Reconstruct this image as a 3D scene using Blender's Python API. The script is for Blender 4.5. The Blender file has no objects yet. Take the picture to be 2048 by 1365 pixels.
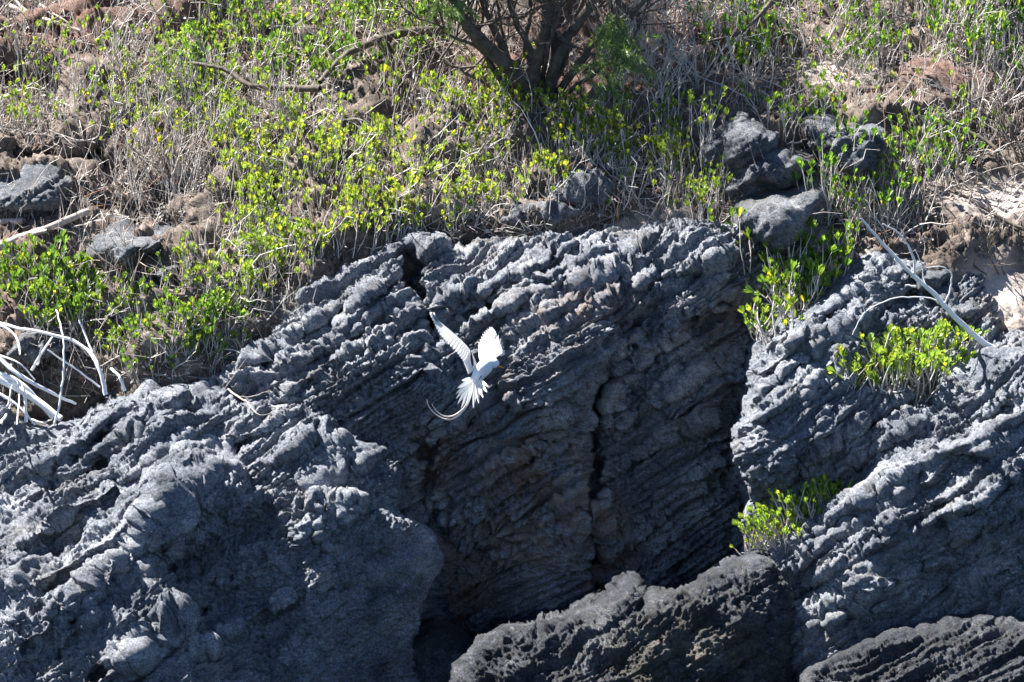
import bpy, math, random
import numpy as np
from mathutils import Vector, Matrix
R = math.radians
random.seed(7); np.random.seed(7)
C = bpy.context.scene
COL = C.collection
# ------------------------------------------------------------------ camera, world, sun
CAMD = 30.0
cam_d = bpy.data.cameras.new("camera"); cam = bpy.data.objects.new("camera", cam_d); COL.objects.link(cam)
cam.location = (0, -CAMD, 0); cam.rotation_euler = (R(90), 0, 0)
cam_d.sensor_width = 36; cam_d.lens = 180; cam_d.clip_start = 0.5; cam_d.clip_end = 2000
cam_d.dof.use_dof = True; cam_d.dof.focus_distance = 29.8; cam_d.dof.aperture_fstop = 5.6
C.camera = cam
SUN = Vector((-0.54, 0.15, 0.80)).normalized()       # towards the sun: high, left, behind the cliff
w = bpy.data.worlds.new("World"); C.world = w; w.use_nodes = True
nt = w.node_tree; bg = nt.nodes["Background"]
sky = nt.nodes.new("ShaderNodeTexSky"); sky.sky_type = 'NISHITA'; sky.sun_disc = False
sky.sun_elevation = math.asin(SUN.z); sky.sun_rotation = math.atan2(SUN.x, SUN.y)
sky.air_density = 0.42; sky.dust_density = 0.0; sky.ozone_density = 4.0; sky.altitude = 2500
nt.links.new(sky.outputs[0], bg.inputs[0]); bg.inputs[1].default_value = 0.066
sd = bpy.data.lights.new("sun", 'SUN'); sun = bpy.data.objects.new("sun", sd); COL.objects.link(sun)
sd.energy = 5.0; sd.angle = R(0.5); sd.color = (1, 0.98, 0.955)
sun.rotation_euler = SUN.to_track_quat('Z', 'Y').to_euler()
C.view_settings.view_transform = 'Standard'; C.view_settings.look = 'None'
C.view_settings.gamma = 1; C.view_settings.exposure = 2.0
C.render.engine = 'CYCLES'

# ------------------------------------------------------------------ helpers
PX = 341.333
def P(px, py, y):
    k = (CAMD + y) / CAMD / PX
    return np.stack([(px - 1024) * k, y + 0 * px, (682.5 - py) * k], -1) if isinstance(px, np.ndarray) else Vector(((px - 1024) * k, y, (682.5 - py) * k))

_rs = np.random.RandomState(3)
PERM = _rs.permutation(256).astype(np.int32); PERM = np.concatenate([PERM, PERM, PERM])
GR = _rs.normal(size=(256, 3)); GR /= np.linalg.norm(GR, axis=1)[:, None]; GR = GR.astype(np.float32)
def noise(p, f=1.0, o=0.0):
    """gradient noise, p (N,3), about -1..1"""
    p = (p * f + o).astype(np.float32)
    i = np.floor(p).astype(np.int32); r = p - i; u = r * r * r * (r * (r * 6 - 15) + 10)
    i &= 255
    out = 0
    for dx in (0, 1):
        a = PERM[i[:, 0] + dx]
        wx = u[:, 0] if dx else 1 - u[:, 0]
        for dy in (0, 1):
            b = PERM[(a + i[:, 1] + dy) & 511]
            wy = u[:, 1] if dy else 1 - u[:, 1]
            for dz in (0, 1):
                g = GR[PERM[(b + i[:, 2] + dz) & 511]]
                wz = u[:, 2] if dz else 1 - u[:, 2]
                dd = g[:, 0] * (r[:, 0] - dx) + g[:, 1] * (r[:, 1] - dy) + g[:, 2] * (r[:, 2] - dz)
                out = out + wx * wy * wz * dd
    return out * 1.6
def fbm(p, f=1.0, n=4, o=0.0, g=0.5):
    s = 0; a = 1
    for k in range(n):
        s = s + a * noise(p, f, o + 7.3 * k); f *= 2.03; a *= g
    return s
def ridged(p, f=1.0, n=3, o=0.0):
    s = 0; a = 1
    for k in range(n):
        s = s + a * (1 - 2 * np.abs(noise(p, f, o + 5.1 * k))); f *= 2.1; a *= 0.5
    return s / 1.6
def hsh(i, j, k, s):
    i, j, k = i & 255, j & 255, k & 255
    return ((PERM[(PERM[(PERM[i & 255] + j) & 255] + k + s) & 255]) / 255.0).astype(np.float32)
def worley(p, f=1.0):
    p = (p * f).astype(np.float32); i = np.floor(p).astype(np.int32); best = np.full(len(p), 9., np.float32)
    for dx in (-1, 0, 1):
        for dy in (-1, 0, 1):
            for dz in (-1, 0, 1):
                a, b, c = i[:, 0] + dx, i[:, 1] + dy, i[:, 2] + dz
                q = (a + hsh(a, b, c, 1) - p[:, 0]) ** 2 + (b + hsh(a, b, c, 91) - p[:, 1]) ** 2 + (c + hsh(a, b, c, 177) - p[:, 2]) ** 2
                best = np.minimum(best, q)
    return np.sqrt(best)
def sm(a, b, x):
    t = np.clip((x - a) / (b - a), 0, 1); return t * t * (3 - 2 * t)

def tps(ctrl):
    """thin plate spline through (px,py,depth)"""
    c = np.array(ctrl, float); xy = c[:, :2] / 1000; n = len(c)
    def ph(r2): return r2 * np.log(r2 + 1e-9)
    K = ph(((xy[:, None] - xy[None]) ** 2).sum(-1)) + np.eye(n) * 1e-3
    Q = np.c_[np.ones(n), xy]
    A = np.block([[K, Q], [Q.T, np.zeros((3, 3))]])
    s = np.linalg.solve(A, np.r_[c[:, 2], 0, 0, 0])
    def f(px, py):
        X = np.stack([np.ravel(px), np.ravel(py)], -1) / 1000; o = s[n] + X @ s[n + 1:]
        for k in range(n):
            o = o + s[k] * ph(((X - xy[k]) ** 2).sum(-1))
        return o
    return f

def polydist(px, py, poly):
    """signed distance (+ inside) and outward direction"""
    best = np.full(px.shape, 1e9); nx = np.zeros(px.shape); ny = np.zeros(px.shape); ins = np.zeros(px.shape, bool)
    m = len(poly)
    for k in range(m):
        x0, y0 = poly[k]; x1, y1 = poly[(k + 1) % m]
        ex, ey = x1 - x0, y1 - y0; L = ex * ex + ey * ey
        t = np.clip(((px - x0) * ex + (py - y0) * ey) / L, 0, 1)
        qx, qy = x0 + t * ex - px, y0 + t * ey - py; d = np.hypot(qx, qy)
        b = d < best; best = np.where(b, d, best); nx = np.where(b, qx, nx); ny = np.where(b, qy, ny)
        if y0 != y1:
            cr = ((y0 > py) != (y1 > py)) & (px < (x1 - x0) * (py - y0) / (y1 - y0) + x0)
            ins ^= cr
    L = best + 1e-6; nx /= L; ny /= L; sgn = np.where(ins, 1, -1)
    return best * sgn, nx * sgn, ny * sgn      # direction out of the shape

def linedist(px, py, pts):
    best = np.full(px.shape, 1e9); tt = np.zeros(px.shape)
    n = len(pts) - 1
    for k in range(n):
        x0, y0 = pts[k]; x1, y1 = pts[k + 1]; ex, ey = x1 - x0, y1 - y0
        t = np.clip(((px - x0) * ex + (py - y0) * ey) / (ex * ex + ey * ey), 0, 1)
        d = np.hypot(x0 + t * ex - px, y0 + t * ey - py)
        b = d < best; best = np.where(b, d, best); tt = np.where(b, (k + t) / n, tt)
    return best, tt

def mesh_obj(name, V, F, mat=None, parent=None, smooth=True, attrs=None, origin=None):
    V = np.asarray(V, np.float32); F = np.asarray(F, np.int32)
    o0 = np.zeros(3) if origin is None else np.array(origin)
    me = bpy.data.meshes.new(name)
    me.vertices.add(len(V)); me.vertices.foreach_set('co', (V - o0).astype(np.float32).ravel())
    k = F.shape[1]
    me.loops.add(F.size); me.loops.foreach_set('vertex_index', F.ravel())
    me.polygons.add(len(F)); me.polygons.foreach_set('loop_start', np.arange(0, F.size, k, dtype=np.int32))
    me.polygons.foreach_set('loop_total', np.full(len(F), k, np.int32))
    me.update(calc_edges=True); me.validate()
    if smooth: me.polygons.foreach_set('use_smooth', np.ones(len(me.polygons), bool))
    for an, av in (attrs or {}).items():
        a = me.attributes.new(an, 'FLOAT', 'POINT'); a.data.foreach_set('value', np.asarray(av, np.float32))
    if mat: me.materials.append(mat)
    o = bpy.data.objects.new(name, me); COL.objects.link(o)
    o.location = o0
    if parent: o.parent = parent
    return o
def tag(o, label=None, cat=None, group=None, kind=None):
    if label: o['label'] = label
    if cat: o['category'] = cat
    if group: o['group'] = group
    if kind: o['kind'] = kind
    return o
def empty(name, loc):
    o = bpy.data.objects.new(name, None); COL.objects.link(o); o.location = loc; o.empty_display_size = .1; return o

# ------------------------------------------------------------------ materials
def newmat(name):
    m = bpy.data.materials.new(name); m.use_nodes = True
    n = m.node_tree.nodes; l = m.node_tree.links; return m, n, l, n['Principled BSDF']
def ramp(n, l, src, stops):
    r = n.new('ShaderNodeValToRGB'); e = r.color_ramp.elements
    while len(e) < len(stops): e.new(0.5)
    for k, (p, c) in enumerate(stops): e[k].position = p; e[k].color = (*c, 1) if len(c) == 3 else c
    l.new(src, r.inputs[0]); return r.outputs[0]
def mixc(n, l, fac, a, b, mode='MIX'):
    x = n.new('ShaderNodeMix'); x.data_type = 'RGBA'; x.blend_type = mode
    for s, v in ((x.inputs[0], fac), (x.inputs[6], a), (x.inputs[7], b)):
        if isinstance(v, (int, float)): s.default_value = v
        elif isinstance(v, tuple): s.default_value = (*v, 1)
        else: l.new(v, s)
    return x.outputs[2]
def ntex(n, l, scale, detail=4, rough=0.6, vec=None, sc3=None):
    tc = n.new('ShaderNodeNewGeometry').outputs['Position'] if vec is None else vec
    if sc3:
        mp = n.new('ShaderNodeMapping'); mp.inputs['Scale'].default_value = sc3[0]; mp.inputs['Rotation'].default_value = sc3[1]
        l.new(tc, mp.inputs[0]); tc = mp.outputs[0]
    t = n.new('ShaderNodeTexNoise'); t.inputs['Scale'].default_value = scale; t.inputs['Detail'].default_value = detail
    t.inputs['Roughness'].default_value = rough; l.new(tc, t.inputs['Vector']); return t.outputs[0]
def math_(n, l, op, a, b=0.0):
    m = n.new('ShaderNodeMath'); m.operation = op
    for s, v in ((m.inputs[0], a), (m.inputs[1], b)):
        if isinstance(v, (int, float)): s.default_value = v
        else: l.new(v, s)
    return m.outputs[0]

def rock_mat(name, dark, mid, light, ochre, grain=1.0, moss=None):
    m, n, l, b = newmat(name)
    base = ramp(n, l, ntex(n, l, 3.2, 8, .68), [(.3, dark), (.5, mid), (.72, light)])
    streak = ntex(n, l, 7, 6, .6, sc3=((1, 1, 5.5), (0, R(33), 0)))
    base = mixc(n, l, math_(n, l, 'MULTIPLY', ramp(n, l, streak, [(.48, (0, 0, 0)), (.62, (1, 1, 1))]), .45), base, tuple(v * .55 for v in mid))
    sp = ramp(n, l, ntex(n, l, 75, 6, .8), [(.38, (.3,) * 3), (.5, (.95,) * 3), (.62, (1.7, 1.7, 1.7))])
    base = mixc(n, l, .85, base, sp, 'MULTIPLY')
    tan = ramp(n, l, ntex(n, l, 2.3, 7, .7, sc3=((1, 1, 2.5), (0, R(33), 0))), [(.52, (0, 0, 0)), (.66, (.6, .6, .6))])
    base = mixc(n, l, tan, base, mixc(n, l, .5, base, tuple(v * 1.05 for v in (mid[0] * 1.25, mid[1] * 1.02, mid[2] * .72))))
    lich = ramp(n, l, ntex(n, l, 22, 6, .75), [(.58, (0, 0, 0)), (.68, (.55, .55, .55))])
    base = mixc(n, l, lich, base, tuple(min(.62, v * 1.25) for v in light))
    at = n.new('ShaderNodeAttribute'); at.attribute_name = 'ochre'
    oc = mixc(n, l, ntex(n, l, 9, 5, .6), tuple(v * .5 for v in ochre), tuple(v * 1.35 for v in ochre))
    fac = math_(n, l, 'MULTIPLY', at.outputs['Fac'], ramp(n, l, ntex(n, l, 5.5, 5, .65), [(.4, (0, 0, 0)), (.56, (1, 1, 1))]))
    base = mixc(n, l, fac, base, oc)
    if moss:
        base = mixc(n, l, ramp(n, l, ntex(n, l, 14, 6, .7), [(.52, (0, 0, 0)), (.66, (.8, .8, .8))]), base, moss)
    l.new(base, b.inputs['Base Color']); b.inputs['Roughness'].default_value = .9
    b.inputs['Specular IOR Level'].default_value = .25
    bu = n.new('ShaderNodeBump'); bu.inputs['Strength'].default_value = 1.0 * grain; bu.inputs['Distance'].default_value = .03
    hh = math_(n, l, 'ADD', ntex(n, l, 40, 5, .75), math_(n, l, 'MULTIPLY', ntex(n, l, 130, 4, .75), .55))
    l.new(hh, bu.inputs['Height']); l.new(bu.outputs[0], b.inputs['Normal'])
    return m
M_rock = rock_mat('weathered_limestone', (.09, .105, .125), (.265, .282, .315), (.53, .545, .57), (.36, .26, .17))
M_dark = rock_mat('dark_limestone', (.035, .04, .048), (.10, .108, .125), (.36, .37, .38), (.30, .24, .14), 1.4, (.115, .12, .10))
M_boulder = rock_mat('boulder_limestone', (.06, .068, .08), (.17, .18, .195), (.36, .365, .37), (.30, .22, .15))
M_cliff = rock_mat('cliff_limestone', (.10, .113, .135), (.30, .315, .345), (.58, .585, .60), (.36, .22, .13))

m, n, l, b = newmat('slope_soil')
s0 = ramp(n, l, ntex(n, l, 5, 7, .7), [(.34, (.05, .038, .03)), (.52, (.155, .118, .092)), (.72, (.30, .245, .20))])
s0 = mixc(n, l, .9, s0, ramp(n, l, ntex(n, l, 55, 5, .8), [(.35, (.35,) * 3), (.62, (1.4,) * 3)]), 'MULTIPLY')
at = n.new('ShaderNodeAttribute'); at.attribute_name = 'sand'
s1 = mixc(n, l, ntex(n, l, 8, 5, .6), (.42, .34, .29), (.58, .50, .43))
s0 = mixc(n, l, at.outputs['Fac'], s0, s1)
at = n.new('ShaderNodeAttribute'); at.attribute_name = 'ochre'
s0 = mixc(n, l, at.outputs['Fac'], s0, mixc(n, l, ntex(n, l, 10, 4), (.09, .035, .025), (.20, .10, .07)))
l.new(s0, b.inputs['Base Color']); b.inputs['Roughness'].default_value = .95
bu = n.new('ShaderNodeBump'); bu.inputs['Strength'].default_value = .8; bu.inputs['Distance'].default_value = .02
l.new(ntex(n, l, 35, 6, .75), bu.inputs['Height']); l.new(bu.outputs[0], b.inputs['Normal'])
M_soil = m

def leaf_mat(name, stops, transl=.45):
    m, n, l, b = newmat(name)
    at = n.new('ShaderNodeAttribute'); at.attribute_name = 'tone'
    c = ramp(n, l, at.outputs['Fac'], stops)
    oi = n.new('ShaderNodeObjectInfo'); c = mixc(n, l, 1.0, c, oi.outputs['Color'], 'MULTIPLY')
    l.new(c, b.inputs['Base Color']); b.inputs['Roughness'].default_value = .38
    tr = n.new('ShaderNodeBsdfTranslucent'); l.new(mixc(n, l, .75, c, (1.75, 1.65, .7), 'MULTIPLY'), tr.inputs[0])
    ms = n.new('ShaderNodeMixShader'); ms.inputs[0].default_value = transl
    l.new(b.outputs[0], ms.inputs[1]); l.new(tr.outputs[0], ms.inputs[2]); l.new(ms.outputs[0], n['Material Output'].inputs[0])
    return m
M_leaf = leaf_mat('shrub_leaf', [(0, (.06, .11, .03)), (.35, (.14, .23, .05)), (.65, (.26, .355, .08)), (.88, (.40, .45, .11)), (.95, (.66, .55, .05)), (1, (.55, .30, .06))])
M_needle = leaf_mat('feathery_leaf', [(0, (.08, .13, .04)), (1, (.20, .30, .09))], .35)
def wood(name, a, bcol, sc=30):
    m, n, l, b = newmat(name)
    tc = n.new('ShaderNodeTexCoord').outputs['Object']
    l.new(ramp(n, l, ntex(n, l, sc, 5, .7, vec=tc), [(.35, a), (.62, bcol)]), b.inputs['Base Color'])
    b.inputs['Roughness'].default_value = .85
    bu = n.new('ShaderNodeBump'); bu.inputs['Strength'].default_value = .5; bu.inputs['Distance'].default_value = .004
    l.new(ntex(n, l, sc * 2, 4, .7, vec=tc), bu.inputs['Height']); l.new(bu.outputs[0], b.inputs['Normal'])
    return m
M_stem = wood('pale_stem', (.34, .30, .26), (.62, .56, .50), 25)
M_twig = wood('dry_twig', (.16, .12, .10), (.42, .34, .27), 12)
M_bark = wood('dark_bark', (.045, .035, .028), (.14, .11, .08), 22)
M_dead = wood('bleached_wood', (.72, .70, .68), (.90, .89, .88), 14)
M_drift = wood('pale_driftwood', (.28, .23, .20), (.52, .44, .38), 14)
def litter(name, stops):
    m, n, l, b = newmat(name)
    at = n.new('ShaderNodeAttribute'); at.attribute_name = 'tone'
    l.new(ramp(n, l, at.outputs['Fac'], stops), b.inputs['Base Color']); b.inputs['Roughness'].default_value = .8
    return m
M_lit = litter('dry_litter', [(0, (.10, .075, .06)), (.5, (.36, .31, .27)), (.9, (.66, .61, .55)), (1, (.40, .15, .06))])

# ------------------------------------------------------------------ relief builder
GRIDS = []
def bed(ang, ny):
    v = np.array([-math.sin(R(ang)), ny, math.cos(R(ang))]); return v / np.linalg.norm(v)
def strata(Pw, bn, thick, amp, o=0.0, soft=.4):
    """cross-bedded ledges broken into blocks by joints"""
    ud = np.array([bn[2], 0, -bn[0]]); ud /= np.linalg.norm(ud); vd = np.cross(bn, ud)
    s = Pw @ bn + .022 * fbm(Pw, 1.1, 2, o) + .005 * fbm(Pw, 6, 3, o + 3)
    s = s / thick + .22 * noise(Pw, .8 / thick ** .5, o + 5); i = np.floor(s); f = s - i
    q = Pw - np.outer(Pw @ bn, bn); ii = i.astype(np.int64)
    u = Pw @ ud + .05 * noise(Pw, 4., o + 1) + .012 * noise(Pw, 17., o + 2); v = Pw @ vd + .05 * noise(Pw, 4., o + 7)
    def cell(k, fu):
        r = hsh(k, k * 3, k, 11)
        a = u * fu / thick * (.5 + .7 * r) + r * 37; b = v * .5 / thick + r * 19
        ja = np.floor(a).astype(np.int64); jb = np.floor(b).astype(np.int64)
        fa = a - ja; jt = np.exp(-(np.minimum(fa, 1 - fa) / .05) ** 2)
        return hsh(ja & 255, k & 255, jb & 255, 5) * 2 - 1, jt
    c1, j1 = cell(ii, .24); n1 = noise(q * 2.6 + np.outer(i * 3.713, np.array([1., .7, .4])), 1.0, o)
    h = soft * n1 + (1 - soft) * .75 * c1
    gr = np.exp(-((f - .9) / .10) ** 2) * sm(-.4, .25, noise(q * 1.7 + np.outer(i * 2.37, np.array([.2, .9, .5])), 1.0, o + 9))
    slope = (1 - f) * .55
    edge = sm(0, .12, f) * .35                        # rounded lip
    return amp * (h * .85 - gr * 1.2 - j1 * .35 + slope + edge)

def relief(name, poly, ctrl, step=2.2, roll=45, rollm=.16, back=1.0, crag=(9, 4), bedang=33, bedny=-.08, thick=(.13, .04),
           amp=(.034, .017), lump=.06, rough=.008, pits=.0, pitsc=9, lines=(), blobs=(), ledges=(), tilt=0., tiltc=0., off=0., calm=(), chunk=.032, ochre=None, mat=None, seed=0., top_only=False, grain=0.):
    xs = [p[0] for p in poly]; ys = [p[1] for p in poly]; m = back * PX / 9
    gx = np.arange(min(xs) - 16, max(xs) + 16, step); gy = np.arange(min(ys) - 16, max(ys) + 16, step)
    X, Y = np.meshgrid(gx, gy); px, py = X.ravel(), Y.ravel()
    d, nx, ny = polydist(px, py, poly)
    q = np.stack([px / 100, py / 100, np.full(px.shape, seed)], -1)
    dd = d + crag[0] * fbm(q, 2.2, 2, 1.) + crag[1] * fbm(q, 8, 3, 5.)
    f = tps(ctrl); y = f(px, py) + off + tilt * (py - tiltc) / PX
    ds = d + crag[0] * fbm(q, 2.2, 2, 1.)
    t = np.clip(1 - ds / roll, 0, 1); y = y + rollm * t * t
    out = np.maximum(-dd, 0); mx, my = px - nx * out, py - ny * out
    y = y + out / 16 * back
    for pts, wd, dp in lines:
        wob = 8 * fbm(q, 1.8, 1, 11.)
        ld, tt = linedist(px + wob, py - wob, pts)
        ld = np.maximum(0, ld + 9 * fbm(q, 5, 2, 41.)); y = y + dp * (.6 + .8 * fbm(q, 2.2, 2, 51.)) * np.exp(-(ld / wd) ** 2) * np.clip(np.minimum(tt, 1 - tt) * 6 + .15, 0, 1)
    for pts, hgt, L in ledges:
        wob = 11 * fbm(q, 1.7, 1, 21.); lx, ly = px + wob * .4, py + wob
        ld, tt = linedist(lx, ly, pts)
        sg = np.interp(lx, [p[0] for p in pts], [p[1] for p in pts]) - ly        # + above the lip
        e = np.clip(np.minimum(tt, 1 - tt) * 5, 0, 1); e = e * e * (3 - 2 * e)
        y = y - hgt * e * np.where(sg > 0, np.exp(-ld / L), np.exp(-(ld / 9) ** 2)) * (.7 + .5 * fbm(q, 1.5, 2, 31.))
        y = y + hgt * .45 * e * np.where(sg <= 0, np.exp(-((ld - 9) / 10) ** 2), 0)
    for bx, by, rx, ry, ang, h in blobs:
        ca, sa = math.cos(R(ang)), math.sin(R(ang)); ux, uy = px - bx, -(py - by)
        e = ((ux * ca + uy * sa) / rx) ** 2 + ((-ux * sa + uy * ca) / ry) ** 2
        y = y + h * np.exp(-e)
    Pw = P(mx, my, y)
    G = Pw.reshape(X.shape + (3,))
    du = np.gradient(G, axis=1); dv = np.gradient(G, axis=0)
    N = np.cross(dv, du); N /= (np.linalg.norm(N, axis=-1, keepdims=True) + 1e-9)
    # smooth the normals a little
    for _ in range(6):
        N = (N + np.roll(N, 1, 0) + np.roll(N, -1, 0) + np.roll(N, 1, 1) + np.roll(N, -1, 1))
        N /= (np.linalg.norm(N, axis=-1, keepdims=True) + 1e-9)
    N = N.reshape(-1, 3)
    N = np.where((N[:, 1] > 0)[:, None] & (dd > 0)[:, None], -N, N)
    st_ = np.maximum(np.linalg.norm(du, axis=-1), np.linalg.norm(dv, axis=-1)); st_ = st_.reshape(-1) / (step / PX)
    sg_ = st_.reshape(X.shape)
    for _ in range(8): sg_ = (sg_ + np.roll(sg_, 1, 0) + np.roll(sg_, -1, 0) + np.roll(sg_, 1, 1) + np.roll(sg_, -1, 1)) / 5
    st_ = sg_.ravel(); fine = 1 / np.maximum(1, st_ / 1.8) ** 1.5; vfine = 1 / np.maximum(1, st_ / 1.5) ** 1.5
    bn = bed(bedang, bedny); o = seed * 3.1
    S = Pw + seed
    sf = .08 + .92 * fine
    h = lump * fbm(S, 1.6, 3, o) + sf * strata(S, bn, thick[0], amp[0], o) + sf * strata(S, bn, thick[1], amp[1], o + 20) + fine * sf * strata(S, bn, thick[1] * .42, amp[1] * .5, o + 40)
    mk = sm(-.3, .5, noise(S, 2.3, o + 2)); h = h + .006 * fine * ridged(S * np.array([1, 1, 1.5]), 24, 3, o + 50)
    h = h + 1.35 * rough * (.4 + mk) * (fine * ridged(S, 14, 3, o) + .8 * vfine * fbm(S, 45, 3, o + 4))
    wb = S + .02 * np.stack([noise(S, 12, 2.), noise(S, 12, 6.), noise(S, 12, 9.)], -1)
    h = h + fine * chunk * (.55 - worley(wb, 5)) + fine * chunk * .35 * (.55 - worley(wb + 9, 15)) + .35 * fine * chunk * ridged(S * np.array([1, 1, 1.6]), 7, 4, o + 30) - .3 * fine * chunk * np.abs(fbm(S, 22, 3, o + 33, .6))
    grain = grain + .005
    if grain: h = h + vfine * grain * fbm(S, 60, 3, o + 6, .7)
    if pits:
        wv = S + .03 * np.stack([noise(S, 9, 1.), noise(S, 9, 4.), noise(S, 9, 8.)], -1)
        pm = sm(-.15, .4, noise(S, 1.9, o + 8))
        pm = pm * fine; h = h - pits * pm * (1 - sm(.15, .42, worley(wv, pitsc))) - .55 * fine * pits * (.35 + .65 * pm) * (1 - sm(.15, .42, worley(wv + 3, pitsc * 2.4))) - .25 * vfine * pits * (1 - sm(.15, .5, worley(wv + 5, pitsc * 5)))
        h = h + pits * .5 * pm * ridged(S, 6, 3, o + 12)
    cm = np.zeros(px.size)
    for bx, by, rx, ry, v in calm: cm = np.maximum(cm, np.exp(-((px - bx) / rx) ** 2 - ((py - by) / ry) ** 2))
    h = h * (1 - .75 * cm)
    edge = sm(-45, 0, dd)
    Pf = Pw + N * (h * edge)[:, None]
    keep = (dd > -16 * 1.0 - 2)
    kg = keep.reshape(X.shape)
    fk = kg[:-1, :-1] & kg[1:, :-1] & kg[:-1, 1:] & kg[1:, 1:]
    idx = np.arange(px.size).reshape(X.shape)
    F = np.stack([idx[:-1, :-1][fk], idx[1:, :-1][fk], idx[1:, 1:][fk], idx[:-1, 1:][fk]], -1)
    used = np.zeros(px.size, bool); used[F.ravel()] = True; remap = np.cumsum(used) - 1
    F = remap[F]
    oc = np.zeros(px.size)
    if ochre is not None:
        for bx, by, rx, ry, v in ochre:
            oc = np.maximum(oc, v * np.exp(-((px - bx) / rx) ** 2 - ((py - by) / ry) ** 2))
    V = Pf[used]
    Yg = Pf[:, 1].reshape(X.shape); Dg = dd.reshape(X.shape)
    GRIDS.append((gx[0], gy[0], step, Yg, Dg))
    att = {'ochre': oc[used]}
    cen = V.mean(0); cen[2] = V[:, 2].min()
    return mesh_obj(name, V, F, mat or M_rock, attrs=att, origin=cen), (px, py, used)
def depth(px, py):
    best = 99
    for x0, y0, st, Yg, Dg in GRIDS:
        i, j = int(round((py - y0) / st)), int(round((px - x0) / st))
        if 0 <= i < Yg.shape[0] and 0 <= j < Yg.shape[1] and Dg[i, j] > 3: best = min(best, Yg[i, j])
    return best

def on_rock(px, py):
    d0 = depth(px, py); x0, y0, st, Yg, Dg = GRIDS[0]
    i, j = int(round((py - y0) / st)), int(round((px - x0) / st))
    return d0 < Yg[min(max(i, 0), Yg.shape[0] - 1), min(max(j, 0), Yg.shape[1] - 1)] - .02
# ------------------------------------------------------------------ the setting: slope and cliff
hill_poly = [(-700, -700), (2750, -700), (2750, 1500), (-700, 1500)]
hill_ctrl = [(-600, -600, 6.2), (300, -600, 6.0), (1000, -600, 6.2), (1800, -600, 6.0), (2650, -600, 6.2),
             (-600, 0, 3.6), (0, 0, 3.5), (500, 0, 3.3), (1024, 0, 3.3), (1500, 0, 3.2), (2048, 0, 3.1), (2650, 0, 3.2),
             (0, 200, 2.7), (500, 200, 2.4), (1024, 200, 2.4), (1500, 220, 2.2), (2048, 200, 2.3), (2650, 300, 2.2),
             (0, 400, 2.05), (400, 400, 1.75), (700, 400, 1.55), (1024, 430, 1.35), (1400, 400, 1.4), (1700, 400, 1.45), (2048, 400, 1.6),
             (-600, 600, 1.9), (0, 600, 1.5), (300, 600, 1.2), (500, 600, 1.05), (700, 520, 1.2), (1024, 520, 1.35), (1500, 520, 1.15), (1800, 560, 1.0), (2048, 620, .9), (2600, 620, .9),
             (0, 800, 1.1), (300, 760, .85), (600, 700, 1.1), (1024, 800, 1.6), (1500, 700, 1.4), (2048, 700, .8), (-600, 900, 1.1),
             (0, 1300, 1.2), (1024, 1300, 1.9), (2048, 1200, 1.2), (-600, 1450, .6), (2650, 1450, .8)]
SAND = [(1690, 150, 90, 35, .9), (1985, 410, 90, 50, 1.), (1990, 600, 80, 80, 1.), (1250, 465, 120, 20, .6), (1680, 520, 60, 18, .8), (1640, 500, 60, 30, .6), (60, 215, 160, 25, .4), (600, 610, 80, 30, .4), (230, 500, 90, 30, .5), (1330, 430, 90, 25, .5), (880, 430, 120, 30, .35)]
RED_AND_SHADE = [(1090, 140, 170, 90, 1.), (1350, 60, 200, 90, .6), (1240, 190, 90, 50, .8), (130, 60, 220, 70, .8), (430, 60, 160, 60, .8), (750, 30, 160, 50, .7), (1900, 170, 130, 50, .7), (40, 560, 50, 90, .5)]  # tree-foot entries paint crown shade into dark leaf mould; the rest is red litter
def build_hill():
    o, (px, py, used) = relief('hillside', hill_poly, hill_ctrl, step=5, roll=5, rollm=0, back=.3, crag=(0, 0), bedang=20, bedny=.2, thick=(.3, .1),
             amp=(.05, .012), lump=.17, rough=.03, mat=M_soil, calm=[(1985, 410, 110, 70, 1), (1990, 600, 110, 110, 1), (1690, 150, 100, 50, 1)], lines=[([(1590, 250), (1610, 340), (1640, 420), (1665, 490)], 14, .4), ([(0, 300), (100, 330), (250, 320)], 26, .25), ([(180, 400), (300, 440), (420, 470)], 24, .2), ([(-20, 150), (60, 170), (120, 160)], 26, .3)], seed=1.3, ochre=RED_AND_SHADE)
    sa = np.zeros(px.size)
    for bx, by, rx, ry, v in SAND: sa = np.maximum(sa, v * np.exp(-((px - bx) / rx) ** 2 - ((py - by) / ry) ** 2))
    a = o.data.attributes.new('sand', 'FLOAT', 'POINT'); a.data.foreach_set('value', np.clip(sa[used] * 1.6 - .25, 0, 1).astype(np.float32))
    tag(o, kind='structure')
build_hill()

cliff_poly = [(330, 900), (420, 780), (480, 720), (540, 650), (610, 580), (680, 540), (760, 495), (830, 480), (930, 488), (1000, 470), (1120, 455), (1210, 470), (1300, 455), (1400, 440), (1480, 450),
              (1600, 470), (1640, 640), (1640, 1500), (300, 1500)]
cliff_ctrl = [(420, 800, .75), (560, 660, .95), (680, 560, 1.05), (830, 490, 1.12), (1000, 480, 1.2), (1200, 470, 1.25), (1400, 450, 1.2), (1560, 480, 1.15),
              (560, 800, .55), (700, 700, .62), (700, 850, .5), (860, 600, .8), (830, 740, .52), (1000, 560, .85), (1200, 560, .85), (1400, 560, .85), (1480, 620, .95),
              (950, 690, .6), (1120, 660, .55), (1130, 760, .42), (950, 820, .5), (850, 1000, .65), (960, 1000, .62), (1100, 900, .5), (1000, 1150, .85), (860, 1200, .9),
              (1120, 1030, .55), (1120, 1200, .68), (1195, 900, .85), (1195, 1200, 1.05), (1260, 750, .8), (1300, 950, .85), (1400, 800, .85), (1470, 1000, .95), (1400, 1150, .9), (1500, 1300, .9), (1100, 1400, .9), (500, 1300, .7), (1600, 800, 1.1)]
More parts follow.
